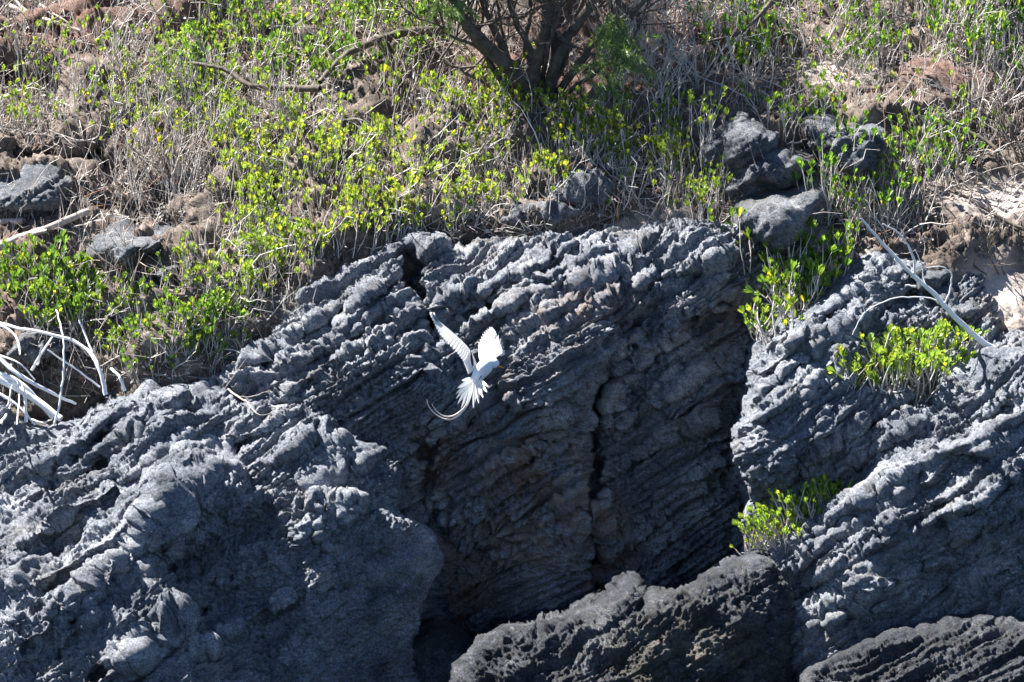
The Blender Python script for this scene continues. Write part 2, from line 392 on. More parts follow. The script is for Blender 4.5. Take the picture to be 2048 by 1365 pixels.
o, _ = relief('cliff', cliff_poly, cliff_ctrl, step=2.1, tilt=.12, tiltc=600, roll=38, rollm=.10, crag=(12, 5), bedang=31, bedny=-.08, thick=(.13, .045), amp=(.055, .026),
    lump=.09, rough=.018, pits=.095, pitsc=8, seed=2.7, mat=M_cliff,
    ledges=[([(480, 770), (600, 690), (720, 610), (800, 570)], .10, 50), ([(560, 800), (660, 730), (800, 660)], .10, 50), ([(860, 620), (960, 580), (1100, 520), (1200, 480)], .09, 40), ([(900, 660), (1020, 610), (1180, 540), (1330, 490)], .11, 50),
            ([(1000, 700), (1120, 640), (1260, 580), (1400, 530), (1480, 510)], .10, 45), ([(1190, 790), (1300, 710), (1420, 630), (1500, 590)], .13, 60), ([(1200, 880), (1330, 790), (1490, 690)], .08, 50), ([(1200, 960), (1320, 880), (1490, 780)], .08, 50), ([(1210, 1080), (1340, 990), (1490, 890)], .08, 50),
            ([(930, 960), (1050, 900), (1180, 860)], .08, 40), ([(950, 1100), (1060, 1040), (1185, 985)], .09, 50), ([(860, 860), (960, 830), (1060, 790)], .07, 40)],
    lines=[([(812, 480), (830, 560), (858, 640), (872, 680), (840, 740)], 14, .7),
           ([(1210, 740), (1190, 820), (1195, 900), (1180, 1000), (1185, 1230)], 14, .4),
           ([(1195, 780), (1300, 700), (1420, 620), (1500, 590)], 10, .16),
           ([(850, 850), (860, 1000), (850, 1240)], 22, .3), ([(880, 1030), (930, 1120), (1000, 1060)], 16, .14),
           ([(560, 780), (640, 720), (740, 660), (860, 600)], 9, .12), ([(480, 760), (600, 680), (720, 600)], 8, .10),
           ([(900, 640), (1000, 600), (1120, 560), (1260, 500)], 9, .12), ([(1000, 690), (1100, 610), (1300, 540)], 9, .10)],
    blobs=[(1140, 770, 60, 90, 0, -.12), (1150, 1010, 45, 60, 20, -.12), (950, 980, 35, 60, 0, -.10), (1010, 760, 40, 50, 0, .10), (1010, 880, 70, 40, 0, .08), (1400, 550, 20, 14, 0, .10)],
    ochre=[(1060, 980, 130, 190, .75), (900, 1180, 120, 130, .75), (1200, 1100, 60, 160, .75), (1180, 640, 130, 60, .55), (870, 920, 60, 90, .8), (1450, 640, 70, 70, .5)])
tag(o, kind='structure')

# ------------------------------------------------------------------ rock outcrops
def rock(name, label, *a, **k):
    o, _ = relief(name, *a, **k); tag(o, label, 'rock'); return o
rock('rock_outcrop', 'long grey ledge sloping up behind the bleached dead branches at left',
     [(-300, 830), (0, 800), (50, 860), (110, 850), (190, 805), (260, 785), (300, 758), (330, 790), (380, 790), (430, 760), (480, 790), (560, 800), (640, 820), (700, 868), (760, 895), (800, 960), (760, 1120), (-300, 1250)],
     [(-200, 860, .6), (60, 880, .45), (300, 775, .6), (300, 850, .3), (430, 800, .5), (500, 860, .3), (650, 850, .45), (620, 930, .25), (780, 960, .4), (760, 1080, .3), (400, 1000, .1), (0, 1050, .1), (-200, 1100, .0)],
     tilt=-.12, tiltc=900, roll=28, rollm=.14, bedang=33, thick=(.15, .04), amp=(.045, .018), lump=.08, rough=.015, pits=.05, seed=4.4, crag=(10, 5),
     ledges=[([(60, 965), (170, 895), (300, 800)], .12, 50), ([(200, 1000), (330, 915), (470, 810)], .14, 50), ([(330, 965), (450, 895), (570, 835)], .12, 45), ([(500, 945), (620, 885), (700, 855)], .10, 40), ([(600, 985), (700, 950), (765, 905)], .10, 30)],
     lines=[([(150, 960), (300, 870), (420, 800)], 10, .16), ([(330, 980), (480, 880), (600, 830)], 10, .14), ([(60, 1010), (170, 900), (250, 840)], 10, .14), ([(560, 1000), (650, 930), (720, 890)], 9, .12)])
rock('rock_outcrop', 'largest dark blue-grey rock mass filling the lower left with a jutting pointed lip',
     [(-300, 900), (60, 960), (110, 925), (180, 930), (240, 945), (330, 910), (400, 890), (470, 925), (540, 960), (600, 955), (680, 985), (768, 984), (745, 1015), (800, 1030), (845, 1060), (858, 1130), (855, 1230), (845, 1300), (840, 1500), (-300, 1500)],
     [(-250, 950, .3), (0, 990, .15), (150, 960, .05), (400, 905, .12), (560, 965, .1), (760, 990, .05), (680, 1010, -.02), (620, 1060, -.1), (500, 1010, -.12), (400, 1000, -.16), (250, 1050, -.25), (100, 1120, -.45), (-250, 1150, -.4),
      (480, 1090, -.08), (420, 1160, -.12), (560, 1120, -.20), (700, 1100, -.05), (800, 1100, .05), (850, 1150, .2), (850, 1300, .25), (700, 1230, -.15), (560, 1250, -.22), (400, 1290, -.5), (200, 1280, -.85), (0, 1300, -.95), (-250, 1350, -1.0),
      (600, 1400, -.3), (300, 1420, -.95), (0, 1450, -1.2)],
     roll=34, rollm=.15, bedang=34, bedny=-.08, thick=(.26, .06), amp=(.026, .013), lump=.15, rough=.018, pits=.055, seed=5.9, crag=(8, 4), grain=.004,
     ledges=[([(580, 1100), (650, 1062), (700, 1034), (800, 975)], .16, 60), ([(0, 1105), (110, 1045), (200, 990), (250, 955)], .10, 50), ([(-60, 1370), (150, 1260), (300, 1150), (430, 1050)], .12, 60), ([(160, 1400), (300, 1290), (420, 1190), (570, 1120)], .12, 60),
             ([(580, 1195), (700, 1150), (870, 1110)], .05, 40), ([(0, 1200), (140, 1130), (260, 1050), (360, 960)], .10, 50), ([(430, 1290), (520, 1230), (620, 1160)], .09, 50), ([(300, 1010), (420, 950), (520, 930)], .08, 30)],
     lines=[([(590, 1090), (680, 1040), (775, 985)], 8, .12), ([(0, 1330), (250, 1180), (400, 1050)], 10, .10), ([(120, 1400), (330, 1260), (520, 1170)], 9, .12), ([(0, 1160), (130, 1060), (240, 990)], 9, .12),
            ([(400, 1050), (520, 1070), (600, 1110)], 30, .08), ([(350, 1330), (560, 1200), (600, 1180)], 12, -.10), ([(0, 1240), (150, 1190), (220, 1110), (400, 960)], 26, -.12), ([(560, 1330), (590, 1260), (625, 1180), (655, 1070)], 30, -.09), ([(430, 1260), (480, 1170), (520, 1110), (550, 1060)], 24, -.08)],
     blobs=[(500, 1040, 60, 40, 0, .10), (350, 1140, 80, 60, 40, .10), (210, 1140, 12, 8, 0, .08), (640, 1150, 40, 40, 0, .06)])
rock('rock_outcrop', 'pale grey banded right-hand bluff beneath the fallen white pole',
     [(1500, 690), (1510, 655), (1560, 610), (1640, 560), (1700, 525), (1760, 490), (1850, 482), (1950, 505), (2000, 560), (2040, 620), (2100, 660), (2400, 640), (2400, 1050), (1700, 1300), (1480, 1180), (1490, 1080), (1500, 1000), (1478, 930), (1474, 860), (1490, 780)],
     [(1520, 660, .45), (1700, 540, .85), (1850, 500, 1.1), (1960, 520, 1.1), (1520, 760, .08), (1600, 680, .35), (1700, 620, .55), (1800, 560, .75), (1900, 600, .75), (2040, 660, .75), (2300, 660, .7), (1500, 900, .0), (1600, 830, .05), (1690, 780, .2),
      (1760, 740, .42), (1850, 740, .45), (1740, 800, .25), (1900, 790, .3), (1650, 920, .16), (1520, 1020, .30), (1600, 1040, .48), (1800, 850, .12), (2000, 760, .2), (1550, 1150, .65), (1900, 1000, -.1), (2300, 900, .1)],
     tilt=-.22, tiltc=650, roll=70, rollm=.26, bedang=32, bedny=-.08, thick=(.13, .034), amp=(.036, .017), lump=.09, rough=.015, pits=.045, seed=7.1, crag=(7, 4), grain=.003,
     ledges=[([(1485, 770), (1570, 705), (1650, 650), (1720, 600)], .12, 50), ([(1480, 855), (1600, 790), (1700, 725)], .09, 45), ([(1550, 960), (1660, 890), (1780, 825)], .09, 45), ([(1500, 1040), (1640, 960), (1800, 880), (1880, 825)], .10, 50), ([(1580, 720), (1680, 670), (1740, 640)], .08, 40)],
     lines=[([(1500, 740), (1600, 660), (1720, 600)], 9, .13), ([(1490, 830), (1600, 740), (1700, 690)], 8, .08), ([(1700, 690), (1730, 720), (1710, 790)], 16, .25), ([(1750, 620), (1850, 590), (1880, 600)], 16, .2), ([(1560, 960), (1750, 850), (1900, 780)], 9, .09)],
     blobs=[(1640, 640, 70, 30, 35, -.10), (1730, 640, 50, 24, 10, -.06), (1560, 690, 50, 30, 40, -.06)],
     ochre=[(1840, 790, 90, 22, .8), (2020, 640, 60, 50, .9)])
rock('rock_outcrop', 'dark grey striped bluff sweeping up from bottom centre to the right edge',
     [(1480, 1180), (1500, 1120), (1530, 1080), (1600, 1040), (1660, 1000), (1740, 950), (1800, 890), (1870, 830), (1890, 755), (1930, 735), (1990, 708), (2060, 700), (2400, 640), (2400, 1500), (1400, 1500)],
     [(1430, 1160, .05), (1540, 1090, .0), (1660, 1010, -.05), (1800, 900, -.05), (1890, 790, .0), (2000, 720, .1), (2300, 680, .1), (1600, 1110, -.18), (1760, 1000, -.25), (1900, 920, -.25), (2048, 850, -.2), (1500, 1200, -.1),
      (1640, 1180, -.15), (1800, 1100, -.32), (1960, 1040, -.4), (1900, 1160, -.15), (2040, 1120, -.22), (1700, 1240, -.28), (1850, 1260, -.3), (1600, 1320, -.2), (2048, 1250, -.35), (2300, 1000, -.4), (2300, 1300, -.5), (1500, 1450, -.2), (2000, 1450, -.5)],
     tilt=-.15, tiltc=800, roll=36, rollm=.16, bedang=33, bedny=-.08, thick=(.11, .032), amp=(.036, .017), lump=.08, rough=.012, pits=.03, seed=9.3, crag=(6, 4), grain=.003,
     ledges=[([(1550, 1135), (1680, 1060), (1800, 985), (1950, 910), (2080, 850)], .13, 50), ([(1560, 1205), (1700, 1125), (1850, 1050), (2080, 940)], .10, 45), ([(1590, 1290), (1700, 1225), (1820, 1150), (1920, 1100)], .11, 50), ([(1880, 930), (1970, 870), (2080, 810)], .09, 40), ([(1900, 1080), (2080, 1000)], .09, 40), ([(1780, 1000), (1900, 930), (2000, 890)], .07, 30)],
     lines=[([(1560, 1130), (1700, 1040), (1850, 950), (2048, 880)], 9, .12), ([(1560, 1290), (1700, 1210), (1820, 1150)], 10, .12), ([(1860, 900), (1960, 840), (2060, 800)], 10, .10), ([(1700, 1110), (1850, 1030), (2048, 960)], 8, .09), ([(1900, 760), (1905, 820), (1880, 860)], 22, .12)],
     blobs=[(1600, 1170, 60, 30, 20, .12), (1760, 1160, 50, 40, 30, -.10), (1960, 1000, 70, 40, 35, -.10), (1780, 1240, 70, 40, 10, .12)])
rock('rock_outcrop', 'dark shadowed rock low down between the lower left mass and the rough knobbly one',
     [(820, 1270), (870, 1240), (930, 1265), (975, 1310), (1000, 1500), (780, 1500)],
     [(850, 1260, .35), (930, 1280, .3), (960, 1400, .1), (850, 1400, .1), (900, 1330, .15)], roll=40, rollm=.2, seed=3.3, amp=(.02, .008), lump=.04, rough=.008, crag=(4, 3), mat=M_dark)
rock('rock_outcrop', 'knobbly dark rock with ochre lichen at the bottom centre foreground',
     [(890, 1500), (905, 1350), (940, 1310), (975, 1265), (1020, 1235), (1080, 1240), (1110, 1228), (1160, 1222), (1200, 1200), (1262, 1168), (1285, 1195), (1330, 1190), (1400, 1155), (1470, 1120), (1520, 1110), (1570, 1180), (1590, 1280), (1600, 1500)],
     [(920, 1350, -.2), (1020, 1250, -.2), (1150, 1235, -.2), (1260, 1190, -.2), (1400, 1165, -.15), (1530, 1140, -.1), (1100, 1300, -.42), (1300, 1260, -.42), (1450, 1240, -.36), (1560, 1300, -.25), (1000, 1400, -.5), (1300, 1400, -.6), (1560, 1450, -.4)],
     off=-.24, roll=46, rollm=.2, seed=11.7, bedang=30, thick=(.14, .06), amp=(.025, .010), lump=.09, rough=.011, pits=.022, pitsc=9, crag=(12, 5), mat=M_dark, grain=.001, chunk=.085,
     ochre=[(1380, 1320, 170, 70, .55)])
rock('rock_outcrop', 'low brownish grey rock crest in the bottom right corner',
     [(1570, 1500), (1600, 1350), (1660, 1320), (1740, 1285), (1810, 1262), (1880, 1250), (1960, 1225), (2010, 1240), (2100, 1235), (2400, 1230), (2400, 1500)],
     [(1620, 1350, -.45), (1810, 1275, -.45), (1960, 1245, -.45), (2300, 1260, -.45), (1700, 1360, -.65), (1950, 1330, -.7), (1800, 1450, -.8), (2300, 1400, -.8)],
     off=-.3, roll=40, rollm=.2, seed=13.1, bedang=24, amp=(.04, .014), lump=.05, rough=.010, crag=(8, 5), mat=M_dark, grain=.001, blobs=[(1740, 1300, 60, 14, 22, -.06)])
rock('rock_outcrop', 'small rough rock tip poking up at the bottom left edge of the frame',
     [(120, 1500), (150, 1360), (190, 1325), (240, 1308), (290, 1318), (330, 1350), (360, 1500)],
     [(150, 1370, -.7), (240, 1320, -.7), (320, 1370, -.7), (240, 1400, -.85)], off=-.15, roll=34, rollm=.15, seed=14.2, amp=(.02, .01), lump=.03, rough=.010, crag=(5, 4), mat=M_dark, grain=.001)
def boulder(cx, cy, rx, ry, label, dz=.25, ang=0, seed=1., mat=None, **k):
    poly = []
    for t in range(14):
        a = t / 14 * 2 * math.pi; r = 1 + .16 * math.sin(3 * a + seed) + .1 * math.sin(5 * a + 2 * seed)
        ux, uy = rx * r * math.cos(a), ry * r * math.sin(a); c, s = math.cos(R(-ang)), math.sin(R(-ang))
        poly.append((cx + ux * c - uy * s, cy + ux * s + uy * c))
    y0 = depth(cx, cy + ry * .8)
    if y0 > 50: y0 = 1.0
    ct = [(cx, cy, y0 - dz * .5), (cx - rx, cy, y0 - dz * .1), (cx + rx, cy, y0 - dz * .1), (cx, cy - ry, y0 + dz * .35), (cx, cy + ry, y0 - dz * .45), (cx - rx, cy + ry, y0 - dz * .2), (cx + rx, cy + ry, y0 - dz * .2)]
    kw = dict(step=2.6, roll=min(rx, ry) * .8, rollm=dz * .7, back=.6, amp=(.03, .01), lump=.06, rough=.014, pits=.05, crag=(9, 5), seed=seed, mat=mat or M_boulder)
    kw.update(k)
    o, _ = relief('boulder', poly, ct, **kw); tag(o, label, 'boulder'); return o
boulder(265, 495, 92, 48, 'pale boulder with a sloping top among the left shrubs', .5, 14, 21.)
boulder(330, 545, 55, 34, 'dark hollowed boulder just under the pale sloping one', .25, 20, 22.)
boulder(55, 390, 110, 55, 'shaded grey boulder above the fallen log at the left edge', .35, 10, 23.)
boulder(70, 690, 80, 50, 'grey boulder behind the bleached dead branches', .3, 20, 24.)
boulder(1435, 300, 52, 62, 'small rounded grey boulder left of the dark cleft, highest of its pile', .25, -20, 25., rollm=.2)
boulder(1530, 335, 105, 68, 'rounded grey boulder in the middle of the right-hand pile', .6, 10, 26.)
boulder(1500, 285, 55, 38, 'small flat grey boulder tucked between two rounded ones', .2, 0, 27.)
boulder(1565, 430, 118, 76, 'large blue-grey boulder at the foot of the pile above the right bluff', .75, 15, 28.)
boulder(1700, 290, 110, 66, 'wide flat-topped grey boulder behind the leafy right shrubs', .55, -12, 29.)
boulder(850, 330, 20, 15, 'small brown stone on the slope above the cliff', .08, 0, 30., mat=M_soil)
boulder(1150, 385, 75, 26, 'low flat grey stone where the slope meets the cliff top', .11, 12, 31.)
boulder(1080, 425, 70, 20, 'thin grey slab of stone just above the cliff edge', .08, 6, 32.)
boulder(1850, 560, 45, 26, 'dark round boulder beside the fallen white pole', .2, 10, 33.)
boulder(1905, 620, 55, 32, 'grey boulder under the fallen white pole on sand', .2, -15, 34.)

# ------------------------------------------------------------------ tubes
class MB:
    def __init__(s): s.v = []; s.f = []; s.t = []
    def tube(s, pts, radii, sides=6, tone=.5):
        pts = [Vector(p) for p in pts]; n0 = len(s.v); m = len(pts)
        for i, p in enumerate(pts):
            d = (pts[min(i + 1, m - 1)] - pts[max(i - 1, 0)]).normalized()
            u = d.cross(Vector((.3, 1, .2))).normalized(); w_ = d.cross(u)
            r = radii[i] if hasattr(radii, '__len__') else radii
            for k in range(sides):
                a = 2 * math.pi * k / sides; s.v.append(p + (u * math.cos(a) + w_ * math.sin(a)) * r); s.t.append(tone)
        for i in range(m - 1):
            for k in range(sides):
                a = n0 + i * sides + k; b = n0 + i * sides + (k + 1) % sides
                s.f.append((a, b, b + sides, a + sides))
    def quad(s, a, b, c, d, tone=.5):
        n0 = len(s.v); s.v += [a, b, c, d]; s.t += [tone] * 4; s.f.append((n0, n0 + 1, n0 + 2, n0 + 3))
    def leaf(s, base, d, up, L, W, tone, fold=.25, curl=.15):
        side = d.cross(up)
        if side.length < 1e-4: side = d.cross(Vector((1, .1, .2)))
        side.normalize(); nn = side.cross(d).normalized(); n0 = len(s.v)
        for t, wd in ((0, .12), (.35, .6), (.72, 1.0), (.93, .66), (1.0, .05)):
            c = base + d * (L * t) + nn * (curl * L * t * t)
            for q in (-1, 0, 1): s.v.append(c + side * (q * wd * W * .5) + nn * (abs(q) * fold * wd * W * .5)); s.t.append(tone)
        for i in range(4):
            for k in range(2):
                a = n0 + i * 3 + k; s.f.append((a, a + 1, a + 4, a + 3))
    def build(s, name, mat, parent=None, smooth=True, origin=None, sub=0):
        o = mesh_obj(name, np.array([tuple(v) for v in s.v]), np.array(s.f), mat, parent, smooth, {'tone': np.array(s.t)}, origin)
        return o
def rv(a=1.0): return Vector((random.gauss(0, a), random.gauss(0, a), random.gauss(0, a)))
def wig(a, b, n, j, rnd=random):
    a, b = Vector(a), Vector(b); out = []
    L = (b - a).length; off = Vector((0, 0, 0))
    for i in range(n + 1):
        t = i / n
        if 0 < i < n: off = off * .7 + rv(j * L)
        out.append(a.lerp(b, t) + off * math.sin(math.pi * t) ** .5 if 0 < i < n else a.lerp(b, t))
    return out

# ------------------------------------------------------------------ shrubs
def rosette(mb, p, d, s=1.0, tone=.5):
    n = random.randint(8, 12)
    for k in range(n):
        a = k * 2.4 + random.random() * .5; sp = .12 + .75 * (k / n) ** .8
        u = d.cross(Vector((1, .2, .1))).normalized(); v = d.cross(u)
        dd = (d * math.cos(sp) + (u * math.cos(a) + v * math.sin(a)) * math.sin(sp)).normalized()
        t = min(.9, max(0, random.gauss(tone, .2)))
        if random.random() < .035: t = .95
        mb.leaf(p + d * (.012 * (1 - k / n)) * s - d * .008 * s, dd, d, random.uniform(.036, .052) * s, random.uniform(.0135, .020) * s, t)
def shrub(h, nst, spread, lean=(0, 0), leafy=1.0, rs=1.0, tone=.5, br=2):
    st, lf = MB(), MB()
    for i in range(nst):
        a = random.random() * 6.28; r0 = random.random() ** .5 * spread * .35
        p = Vector((math.cos(a) * r0, math.sin(a) * r0 * .7, -.05)); hh = h * random.uniform(.6, 1.1)
        d = Vector((math.cos(a) * spread / h * random.uniform(.2, .9) + lean[0], math.sin(a) * spread / h * .6 * random.random() + lean[1], 1)).normalized()
        pts = [p]; n = 7
        for k in range(n):
            d = (d + rv(.16) + Vector((0, 0, .10))).normalized(); p = p + d * (hh + .05) / n; pts.append(p)
        r = random.uniform(.0032, .0052)
        st.tube(pts, [r * (1 - .45 * k / n) for k in range(n + 1)], 5)
        ends = [(pts[-1], d)]
        for b in range(random.randint(0, br)):
            k = random.randint(2, 5); q = pts[k]; dd = (Vector((random.gauss(0, .6), random.gauss(0, .4), .8))).normalized(); bp = [q]
            for _ in range(4):
                dd = (dd + rv(.12) + Vector((0, 0, .22))).normalized(); q = q + dd * hh * random.uniform(.09, .15); bp.append(q)
            st.tube(bp, [r * .7, r * .65, r * .6, r * .5, r * .45], 4); ends.append((q, dd))
        for q, dd in ends:
            if random.random() < leafy:
                rosette(lf, q, dd, rs * random.uniform(.75, 1.15), tone)
                if random.random() < .3: rosette(lf, q - dd * .035, (dd + rv(.3)).normalized(), rs * .7, tone)
    if random.random() < 2:
        for _ in range(2):                              # crooked pale runners at the foot
            a = Vector((0, 0, .0)); b = Vector((random.uniform(-1, 1) * spread, -.02 - .03 * random.random(), random.uniform(-.02, .04)))
            st.tube(wig(a, b, 6, .07), .0035, 4)
    return st, lf
VAR = {}
def variant(kind, k, make):
    r = empty('shrub', (0, -60, -50)); st, lf = make()
    a = st.build('stem', M_stem, r); b_ = lf.build('foliage', M_leaf, r) if lf.v else None
    VAR.setdefault(kind, []).append([r, a, b_, False])
for k in range(10): variant('low', k, lambda: shrub(random.uniform(.16, .26), random.randint(7, 10), .17, leafy=.98, rs=.86, tone=.58))
for k in range(6): variant('tall', k, lambda: shrub(random.uniform(.30, .42), random.randint(6, 9), .2, leafy=.95, tone=.42))
for k in range(4): variant('dense', k, lambda: shrub(random.uniform(.16, .24), random.randint(10, 13), .17, leafy=1, rs=.95, tone=.32, br=3))
for k in range(4): variant('bare', k, lambda: shrub(random.uniform(.22, .36), random.randint(9, 12), .2, leafy=.3, rs=.7, tone=.5, br=3))
for k in range(3): variant('ledge', k, lambda: shrub(random.uniform(.15, .2), random.randint(8, 11), .2, leafy=1, rs=.85, tone=.6, br=2))
NSH = [0]; PLANTED = []
def plant(kind, px, py, s, label, group, tint=(1, 1, 1)):
    v = random.choice(VAR[kind]); y = depth(px, py)
    if y > 50: return
    loc = P(px, py, y + .02)
    if not v[3]:
        v[3] = True; r, a, b_ = v[0], v[1], v[2]
    else:
        r = v[0].copy(); COL.objects.link(r)
        a = v[1].copy(); COL.objects.link(a); a.parent = r; b_ = None
        if v[2]: b_ = v[2].copy(); COL.objects.link(b_); b_.parent = r
    r.location = loc; r.scale = (s * random.uniform(.9, 1.1),) * 2 + (s,); r.rotation_euler = (0, 0, random.uniform(-.7, .7) + random.choice((0, math.pi)))
    if b_:
        j = random.uniform(.85, 1.15); b_.color = (tint[0] * j, tint[1] * j, tint[2] * j, 1)
    tag(r, label, 'shrub', group); NSH[0] += 1; PLANTED.append((r, px, py))
def inpoly(x, y, poly):
    c = False; m = len(poly)
    for k in range(m):
        x0, y0 = poly[k]; x1, y1 = poly[(k + 1) % m]
        if (y0 > y) != (y1 > y) and x < (x1 - x0) * (y - y0) / (y1 - y0) + x0: c = not c
    return c
SCG = {}
def scatter(kind, poly, n, smin, smax, label, group, tint=(1, 1, 1), gap=24):
    SCG[group] = label.split('|')[0]; label = SCG[group]
    pts = []; xs = [p[0] for p in poly]; ys = [p[1] for p in poly]; tries = 0
    while len(pts) < n and tries < n * 60:
        tries += 1; x, y = random.uniform(min(xs), max(xs)), random.uniform(min(ys), max(ys))
        if inpoly(x, y, poly) and all((x - a) ** 2 + ((y - b_) * 1.5) ** 2 > gap * gap for a, b_ in pts): pts.append((x, y))
    for x, y in pts: plant(kind if isinstance(kind, str) else random.choice(kind), x, y, random.uniform(smin, smax), label, group, tint)
G1 = 'bright green shrubs on the slope above the cliff'
scatter('low', [(440, 330), (640, 260), (860, 300), (1040, 330), (1140, 370), (1000, 440), (930, 478), (780, 492), (640, 545), (520, 580), (420, 460)], 78, .75, 1.1, 'small bright green upright shrub', G1, (1.1, 1.08, .9), 24)
scatter(('low', 'tall'), [(700, 240), (900, 210), (1250, 250), (1420, 300), (1380, 400), (1200, 380), (1060, 330), (860, 290)], 34, .75, 1.0, 'yellow-green rosette shrub', 'yellow-green shrubs below the tree', (1.15, 1.08, .8), 30)
scatter(('low', 'dense'), [(320, 60), (420, 0), (860, 20), (860, 130), (700, 200), (500, 190), (330, 170)], 34, .8, 1.15, 'glossy green shrub', 'glossy green shrubs near the top edge', (.85, 1.0, .9), 32)
scatter(('low', 'bare'), [(0, 130), (330, 150), (600, 220), (450, 330), (300, 300), (0, 290)], 30, .75, 1.1, 'sparse scrub shrub', 'sparse shrubs on the upper left', (.95, 1.0, .8), 32)
scatter('bare', [(180, 260), (420, 260), (640, 260), (520, 380), (300, 440), (190, 360)], 12, .8, 1.15, 'twiggy near-leafless shrub', 'leafless twiggy shrubs on the left', (1.2, 1, .6), 34)
scatter('dense', [(10, 580), (140, 560), (200, 610), (190, 700), (60, 670), (0, 650)], 15, .9, 1.2, 'dark green dense shrub', 'dark dense shrubs at the left edge', (.85, .95, .8), 30)
scatter(('low', 'dense'), [(180, 640), (300, 610), (480, 640), (500, 690), (430, 760), (300, 780), (230, 760)], 19, .8, 1.0, 'leafy ledge shrub', 'leafy shrubs above the lower left rock', (.85, 1.0, .75), 30)
scatter('low', [(350, 560), (440, 520), (590, 500), (600, 560), (520, 640), (400, 610)], 13, .85, 1.1, 'pale-stemmed shrub', 'pale-stemmed shrubs left of the cliff', (.95, 1, .8), 34)
scatter('tall', [(1420, 80), (1700, 30), (2048, 40), (2048, 220), (1860, 210), (1600, 190), (1430, 200)], 24, .8, 1.15, 'tall grey-stemmed shrub', 'grey-stemmed shrubs at the upper right', (.7, .9, .65), 38)
scatter('tall', [(1620, 430), (1680, 330), (1900, 280), (1930, 400), (1800, 470), (1700, 480)], 15, .8, 1.05, 'grey-stemmed leafy shrub', 'shrubs among the right-hand boulders', (.75, .95, .65), 36)
scatter('tall', [(1350, 420), (1470, 400), (1480, 450), (1400, 470)], 4, .7, .85, 'leaning shrub', 'shrubs at the right end of the cliff top', (1, 1, .8), 30)
SG = [('tall', 1500, 545, 1.0, 'tall bare-legged shrub standing in the notch between cliff and right bluff', (.9, 1, .8)),
      ('tall', 1620, 580, .85, 'leafy shrub on the left shoulder of the right bluff, furthest up', (.85, 1, .7)),
      ('low', 1560, 600, .9, 'leafy shrub on the left shoulder of the right bluff, in the middle', (.85, 1, .7)),
      ('dense', 1595, 560, .8, 'dense green shrub behind the other shoulder shrubs of the right bluff', (.85, 1, .7)),
      ('low', 1650, 530, .85, 'bright shrub at the top of the right bluff near the sandy patch', (.9, 1, .7)),
      ('dense', 1515, 655, .5, 'small round green shrub on the lower shoulder of the right bluff', (.9, 1, .6)),
      ('low', 1480, 745, .28, 'tiny yellow-green tuft clinging to the edge of the right bluff', (1.3, 1.1, .5)),
      ('tall', 1555, 275, .7, 'crooked shrub creeping over the highest boulder of the right-hand pile', (.85, 1, .7)),
      ('tall', 1640, 275, .7, 'shrub with long pale runners right of the pile of boulders', (.85, 1, .7))]
SG += [('low', 1545, 655, 1.0, 'lime shrub lowest on the shoulder of the right bluff above the round one', (.95, 1, .7)), ('dense', 1575, 615, 1.0, 'leafy shrub just up the shoulder from the lowest lime one', (.9, 1, .7)),
       ('low', 1600, 590, 1.1, 'upright shrub crowding the middle of the bluff shoulder', (.95, 1, .7)), ('dense', 1640, 560, 1.0, 'bushy shrub at the upper middle of the bluff shoulder', (.85, 1, .7)), ('tall', 1665, 545, .8, 'slender shrub above the sandy notch of the bluff shoulder', (.9, 1, .7)),
       ('tall', 1580, 590, .85, 'tall slender shrub rising behind the middle of the bluff shoulder', (.9, 1, .7))]
for a in SG: plant(a[0], a[1] + 8, a[2] + 16, a[3] * 1.3, a[4], 'shrubs around the right bluff', a[5])
ORDW = ['leftmost', 'second', 'third', 'fourth', 'fifth', 'sixth', 'seventh', 'eighth', 'ninth', 'tenth', 'eleventh']
for i, (x, y, s) in enumerate(sorted([(1715, 775, .8), (1775, 785, .9), (1810, 775, 1), (1850, 770, 1), (1885, 760, .95), (1760, 750, .9), (1800, 745, .9), (1840, 740, .9), (1900, 735, .9), (1870, 705, .9), (1908, 705, .8)])):
    plant('ledge', x - 26, y + 8, s * 1.55, ORDW[i] + ' shrub from the left in the tuft filling the right bluff hollow', 'tuft of shrubs in the right bluff hollow', (.9, .98, .85))
for i, (x, y, s) in enumerate(sorted([(1528, 1104, .62), (1545, 1094, .7), (1560, 1082, .72), (1578, 1070, .75), (1592, 1060, .7), (1608, 1052, .75), (1624, 1040, .7), (1640, 1030, .65), (1655, 1018, .6), (1570, 1090, .55), (1535, 1086, .7)])):
    plant('ledge', x, y, s * 1.55, ORDW[i] + ' shrub from the left in the sunlit tuft on the lower right crest', 'tuft of shrubs on the lower right crest', (.95, 1.02, .85))
for x, y, s, t in [(1500, 1122, .6, 'little shoot lowest on the crest of the lower right bluff'), (1512, 1112, .7, 'forked shoot just left of the small sunlit tuft')]:
    plant('low', x, y, s, t, 'shoots on the lower right crest', (1.2, 1.1, .6))

